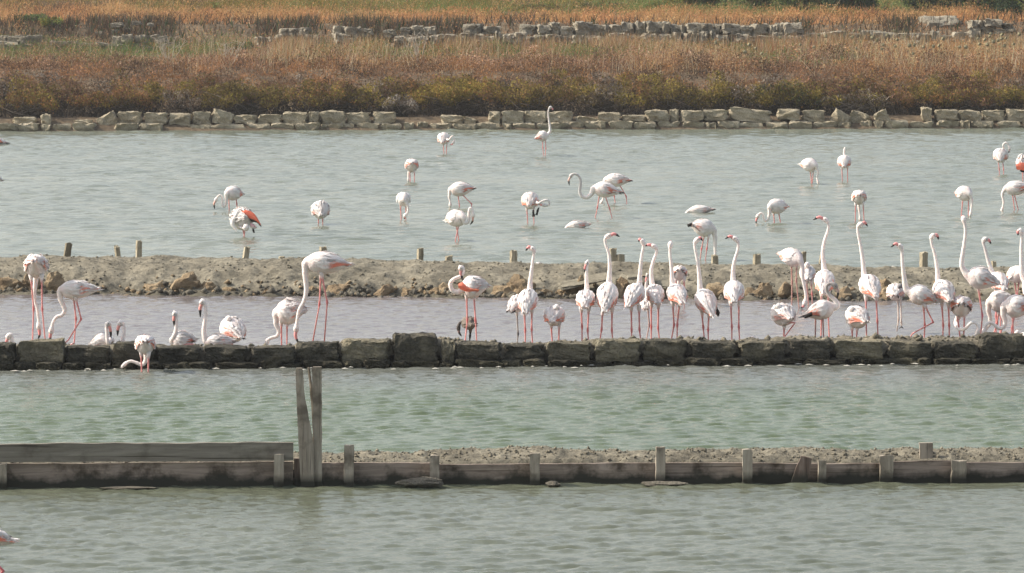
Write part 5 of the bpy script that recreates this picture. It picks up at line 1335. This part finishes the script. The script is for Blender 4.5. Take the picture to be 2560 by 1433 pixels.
F_('distant flamingo preening its side with looped neck, near the far shore left of centre', DW(384), (1110, 341), (1107, 358), 30, 1, [(1120, 350, -.4), (1126, 345, -.4), (1131, 340, -.4), (1136, 346, -.4), (1134, 356, -.4)], [(1130, 361), (1124, 362)], [[(1108.5, 363), (1110, 385)], [(1117, 363), (1115.5, 385)]], pk=1.0, L=.42, group=FARG)
F_('most distant flamingo, upright with thin neck rising in front of the shore stones', DW(390), (1369, 337), (1338, 348), 27, 0, [(1375, 328), (1374, 312), (1371, 290), (1371.5, 275), (1376, 268)], [(1381, 272), (1383.5, 279)], [[(1356, 351), (1357, 370), (1359, 391)], [(1364, 351), (1364.5, 371), (1363, 391)]], pk=1.0, black=.4, group=FARG, neckc=(0.62, 0.58, 0.56))
F_('far pool flamingo turning its neck right to preen, left of the striding pair', DW(559), (1327, 495), (1323, 516), 43, 1, [(1345, 508, -.4), (1353, 505, -.4), (1361, 501, -.4), (1369, 501, -.4), (1374, 507, -.4), (1370, 514, -.4), (1361, 513, -.4)], [(1352, 512), (1345, 510)], [[(1317, 524), (1319.5, 560)], [(1334, 524), (1335, 560)]], pk=1.1, L=.44, group=FARG, extra=[('flight_feathers', [(1331, 526), (1335, 525)], [(1331, 543), (1337, 541)], -.2, -.2, BLACK, BLACK), ('flight_feathers', [(1344, 522), (1348, 518)], [(1339, 538), (1344, 538)], -.15, -.15, BLACK, BLACK)], neckc=(0.6, 0.58, 0.57))
F_('striding flamingo with long S shaped neck held forward to the left, far pool', DW(544), (1486, 472), (1551, 482), 40, 0, [(1478, 486), (1466, 494), (1454, 490), (1449.6, 478), (1452, 460), (1450.5, 447), (1444, 438), (1435, 435), (1428, 439)], [(1422, 451), (1423.5, 464)], [[(1498, 490), (1493.6, 519), (1488, 545)], [(1513, 490), (1524, 522), (1530, 544)]], pk=1.15, black=.7, group=FARG, neckc=(0.52, 0.5, 0.49), billc=(0.6, 0.4, 0.34), nscale=1.25)  # grey neck colour paints the shade on the upper neck
F_('feeding flamingo right behind the striding one with the long S shaped neck', DW(508), (1514, 451), (1577, 453), 34, 0, [(1509, 468), (1510, 486), (1506, 502), (1500, 511)], (), [[(1534, 466), (1535.5, 489.6), (1538, 508)], [(1550, 464), (1565.5, 491), (1567, 508)]], pk=.9, black=.5, group=FARG)
F_('flamingo floating low in the far pool below the striding pair, coral tail at right', DW(569), (1420, 566), (1474, 562), 24, 0, [(1415, 570), (1411, 576)], (), [], pk=.9, group=FARG, arch=.02, ruffle=.3)
F_('flamingo floating low in the far pool above the feeding bird with black tail', DW(532), (1724, 527), (1785, 525), 24, 0, [(1718, 531), (1713, 540)], (), [], pk=.5, black=.4, group=FARG, arch=.04)
F_('white feeding flamingo with black tail tip, facing right, its neck ending behind a post', DW(651), (1783, 576), (1724, 563), 45, 0, [(1788, 596), (1788, 613), (1787.5, 640), (1786, 655)], (), [[(1759.5, 592), (1754, 622), (1750, 652)], [(1771, 592), (1767, 622), (1763, 653)]], pk=.55, black=.6, group=FARG, legc=(0.48, 0.27, 0.26), nscale=1.15, extra=[('flight_feathers', [(1718, 562), (1724, 558), (1731, 557)], [(1720, 568), (1725, 566), (1730, 562)], -.08, -.08, BLACK, BLACK)])
F_('far pool flamingo feeding leftward with S bent neck, right of centre', DW(558), (1925, 517), (1968, 519), 38, -1, [(1923, 537), (1919, 550), (1911, 550), (1907.5, 537), (1901, 533), (1894.5, 540)], [(1891, 550), (1890, 559)], [[(1934, 534), (1936, 559)], [(1947, 534), (1951.6, 559)]], pk=1.0, L=.5, group=FARG)
F_('feeding flamingo facing right with lowered neck, upper right part of the far pool', DW(461), (2039, 415), (2001, 412), 34, -1, [(2045, 430), (2043, 445), (2047, 462)], (), [[(2026, 430), (2029, 462)], [(2033, 431), (2030, 462)]], pk=.8, L=.48, group=FARG)
F_('flamingo seen from behind with a short upright neck, upper right part of the far pool', DW(452), (2111, 398), (2111, 418), 33, 1, [(2110.5, 388), (2110.5, 378), (2112.5, 368)], (), [[(2104.6, 421), (2106, 453)], [(2119, 419), (2119, 453)]], pk=.9, L=.42, tuck=.026, group=FARG)
F_('feeding flamingo seen from behind, its neck straight down behind a tall upright head, far pool', DW(553), (2148, 498), (2148, 490), 37, 1, [(2147, 514), (2149, 532), (2151, 555)], (), [[(2139, 512), (2138.5, 553)], [(2158, 513), (2160, 553)]], pk=1.0, L=.42, group=FARG)
F_('preening flamingo with its neck looped above its back, upper right corner of the far pool', DW(435), (2503, 382), (2500, 402), 37, 1, [(2509, 372, -.2), (2508, 362, -.25), (2514, 357, -.25), (2521, 361, -.25), (2523.5, 370, -.25)], [(2523, 379), (2519, 382)], [[(2496, 405), (2498, 424), (2499, 436)], [(2507, 407), (2509, 424), (2509, 436)]], pk=.7, black=.5, L=.42, group=FARG, billc=(0.4, 0.3, 0.3))
F_('preening flamingo with coral wing cut off by the right edge of the far pool', DW(450), (2560, 400), (2562, 422), 40, 1, [(2556, 396, -.25), (2557, 387, -.3), (2551, 387, -.3), (2548, 393, -.3)], [(2546, 398)], [[(2556, 425), (2557, 452)], [(2568, 425), (2568, 452)]], pk=1.3, black=.7, L=.42, group=FARG, extra=[('raised_wing', [(2540, 412), (2552, 406), (2566, 408)], [(2542, 424), (2554, 426), (2566, 430)], -.25, -.25, CORAL, CORAL), ('flight_feathers', [(2550, 425), (2560, 427)], [(2552, 430), (2566, 433)], -.25, -.25, BLACK, BLACK)])
F_('feeding flamingo facing right, just above the head of the tall one legged bird, far pool', DW(541), (2424, 486), (2391, 484), 37, -1, [(2430, 503), (2428, 524), (2425, 542)], (), [[(2407, 499), (2403, 542)], [(2421, 500), (2421, 542)]], pk=.95, L=.46, group=FARG)
F_('feeding flamingo facing left cut off by the right edge of the far pool', DW(527), (2514, 473), (2580, 470), 37, 0, [(2506, 485), (2509, 503), (2507, 518), (2503.5, 530)], (), [[(2531, 484), (2537, 529)], [(2535, 484), (2546.5, 528)]], pk=1.15, black=.6, group=FARG)
F_('coral tail of a flamingo cut off by the left edge near the far shore', DW(362), (-36, 352), (17, 358), 26, 0, [(-44, 350), (-52, 362)], (), [], pk=1.4, black=.8, group=FARG, base=W_)
F_('sliver of a flamingo tail at the left edge, level with the upper feeding birds', DW(478), (-38, 440), (6, 452), 30, 0, [(-46, 450), (-50, 478)], (), [[(-20, 460), (-20, 480)], [(-12, 460), (-12, 480)]], pk=.6, black=.5, group=FARG)
F_('pink tail and leg of the nearest flamingo, cut off by the lower left corner', 39.0, (-110, 1330), (36, 1357), 66, 0, [(-130, 1330), (-160, 1390), (-165, 1450)], (), [[(-40, 1375), (8, 1428), (-60, 1500)], [(-60, 1375), (-60, 1500)]], pk=.85, group='nearest flamingo', sink=0, legc=(0.6, 0.2, 0.25))

# ------------------------------------------------------------------ thin summer haze over the whole place
def haze(density):
    x0, x1, y0, y1, z0, z1 = -1700, 1700, -120, 3100, -1.45, 200
    V = [(x0, y0, z0), (x1, y0, z0), (x1, y1, z0), (x0, y1, z0), (x0, y0, z1), (x1, y0, z1), (x1, y1, z1), (x0, y1, z1)]
    F = [(3, 2, 1, 0), (4, 5, 6, 7), (0, 1, 5, 4), (1, 2, 6, 5), (2, 3, 7, 6), (3, 0, 4, 7)]
    me = bpy.data.meshes.new('haze'); me.from_pydata(V, [], F)
    m = bpy.data.materials.new('haze'); m.use_nodes = True; nt = m.node_tree; nt.nodes.clear()
    out = nt.nodes.new('ShaderNodeOutputMaterial'); v = nt.nodes.new('ShaderNodeVolumePrincipled')
    v.inputs['Color'].default_value = (0.88, 0.91, 0.95, 1); v.inputs['Density'].default_value = density; v.inputs['Anisotropy'].default_value = 0.3
    nt.links.new(v.outputs[0], out.inputs['Volume'])
    tag(link('haze', me, None, m), kind='stuff')
haze(0.00026)
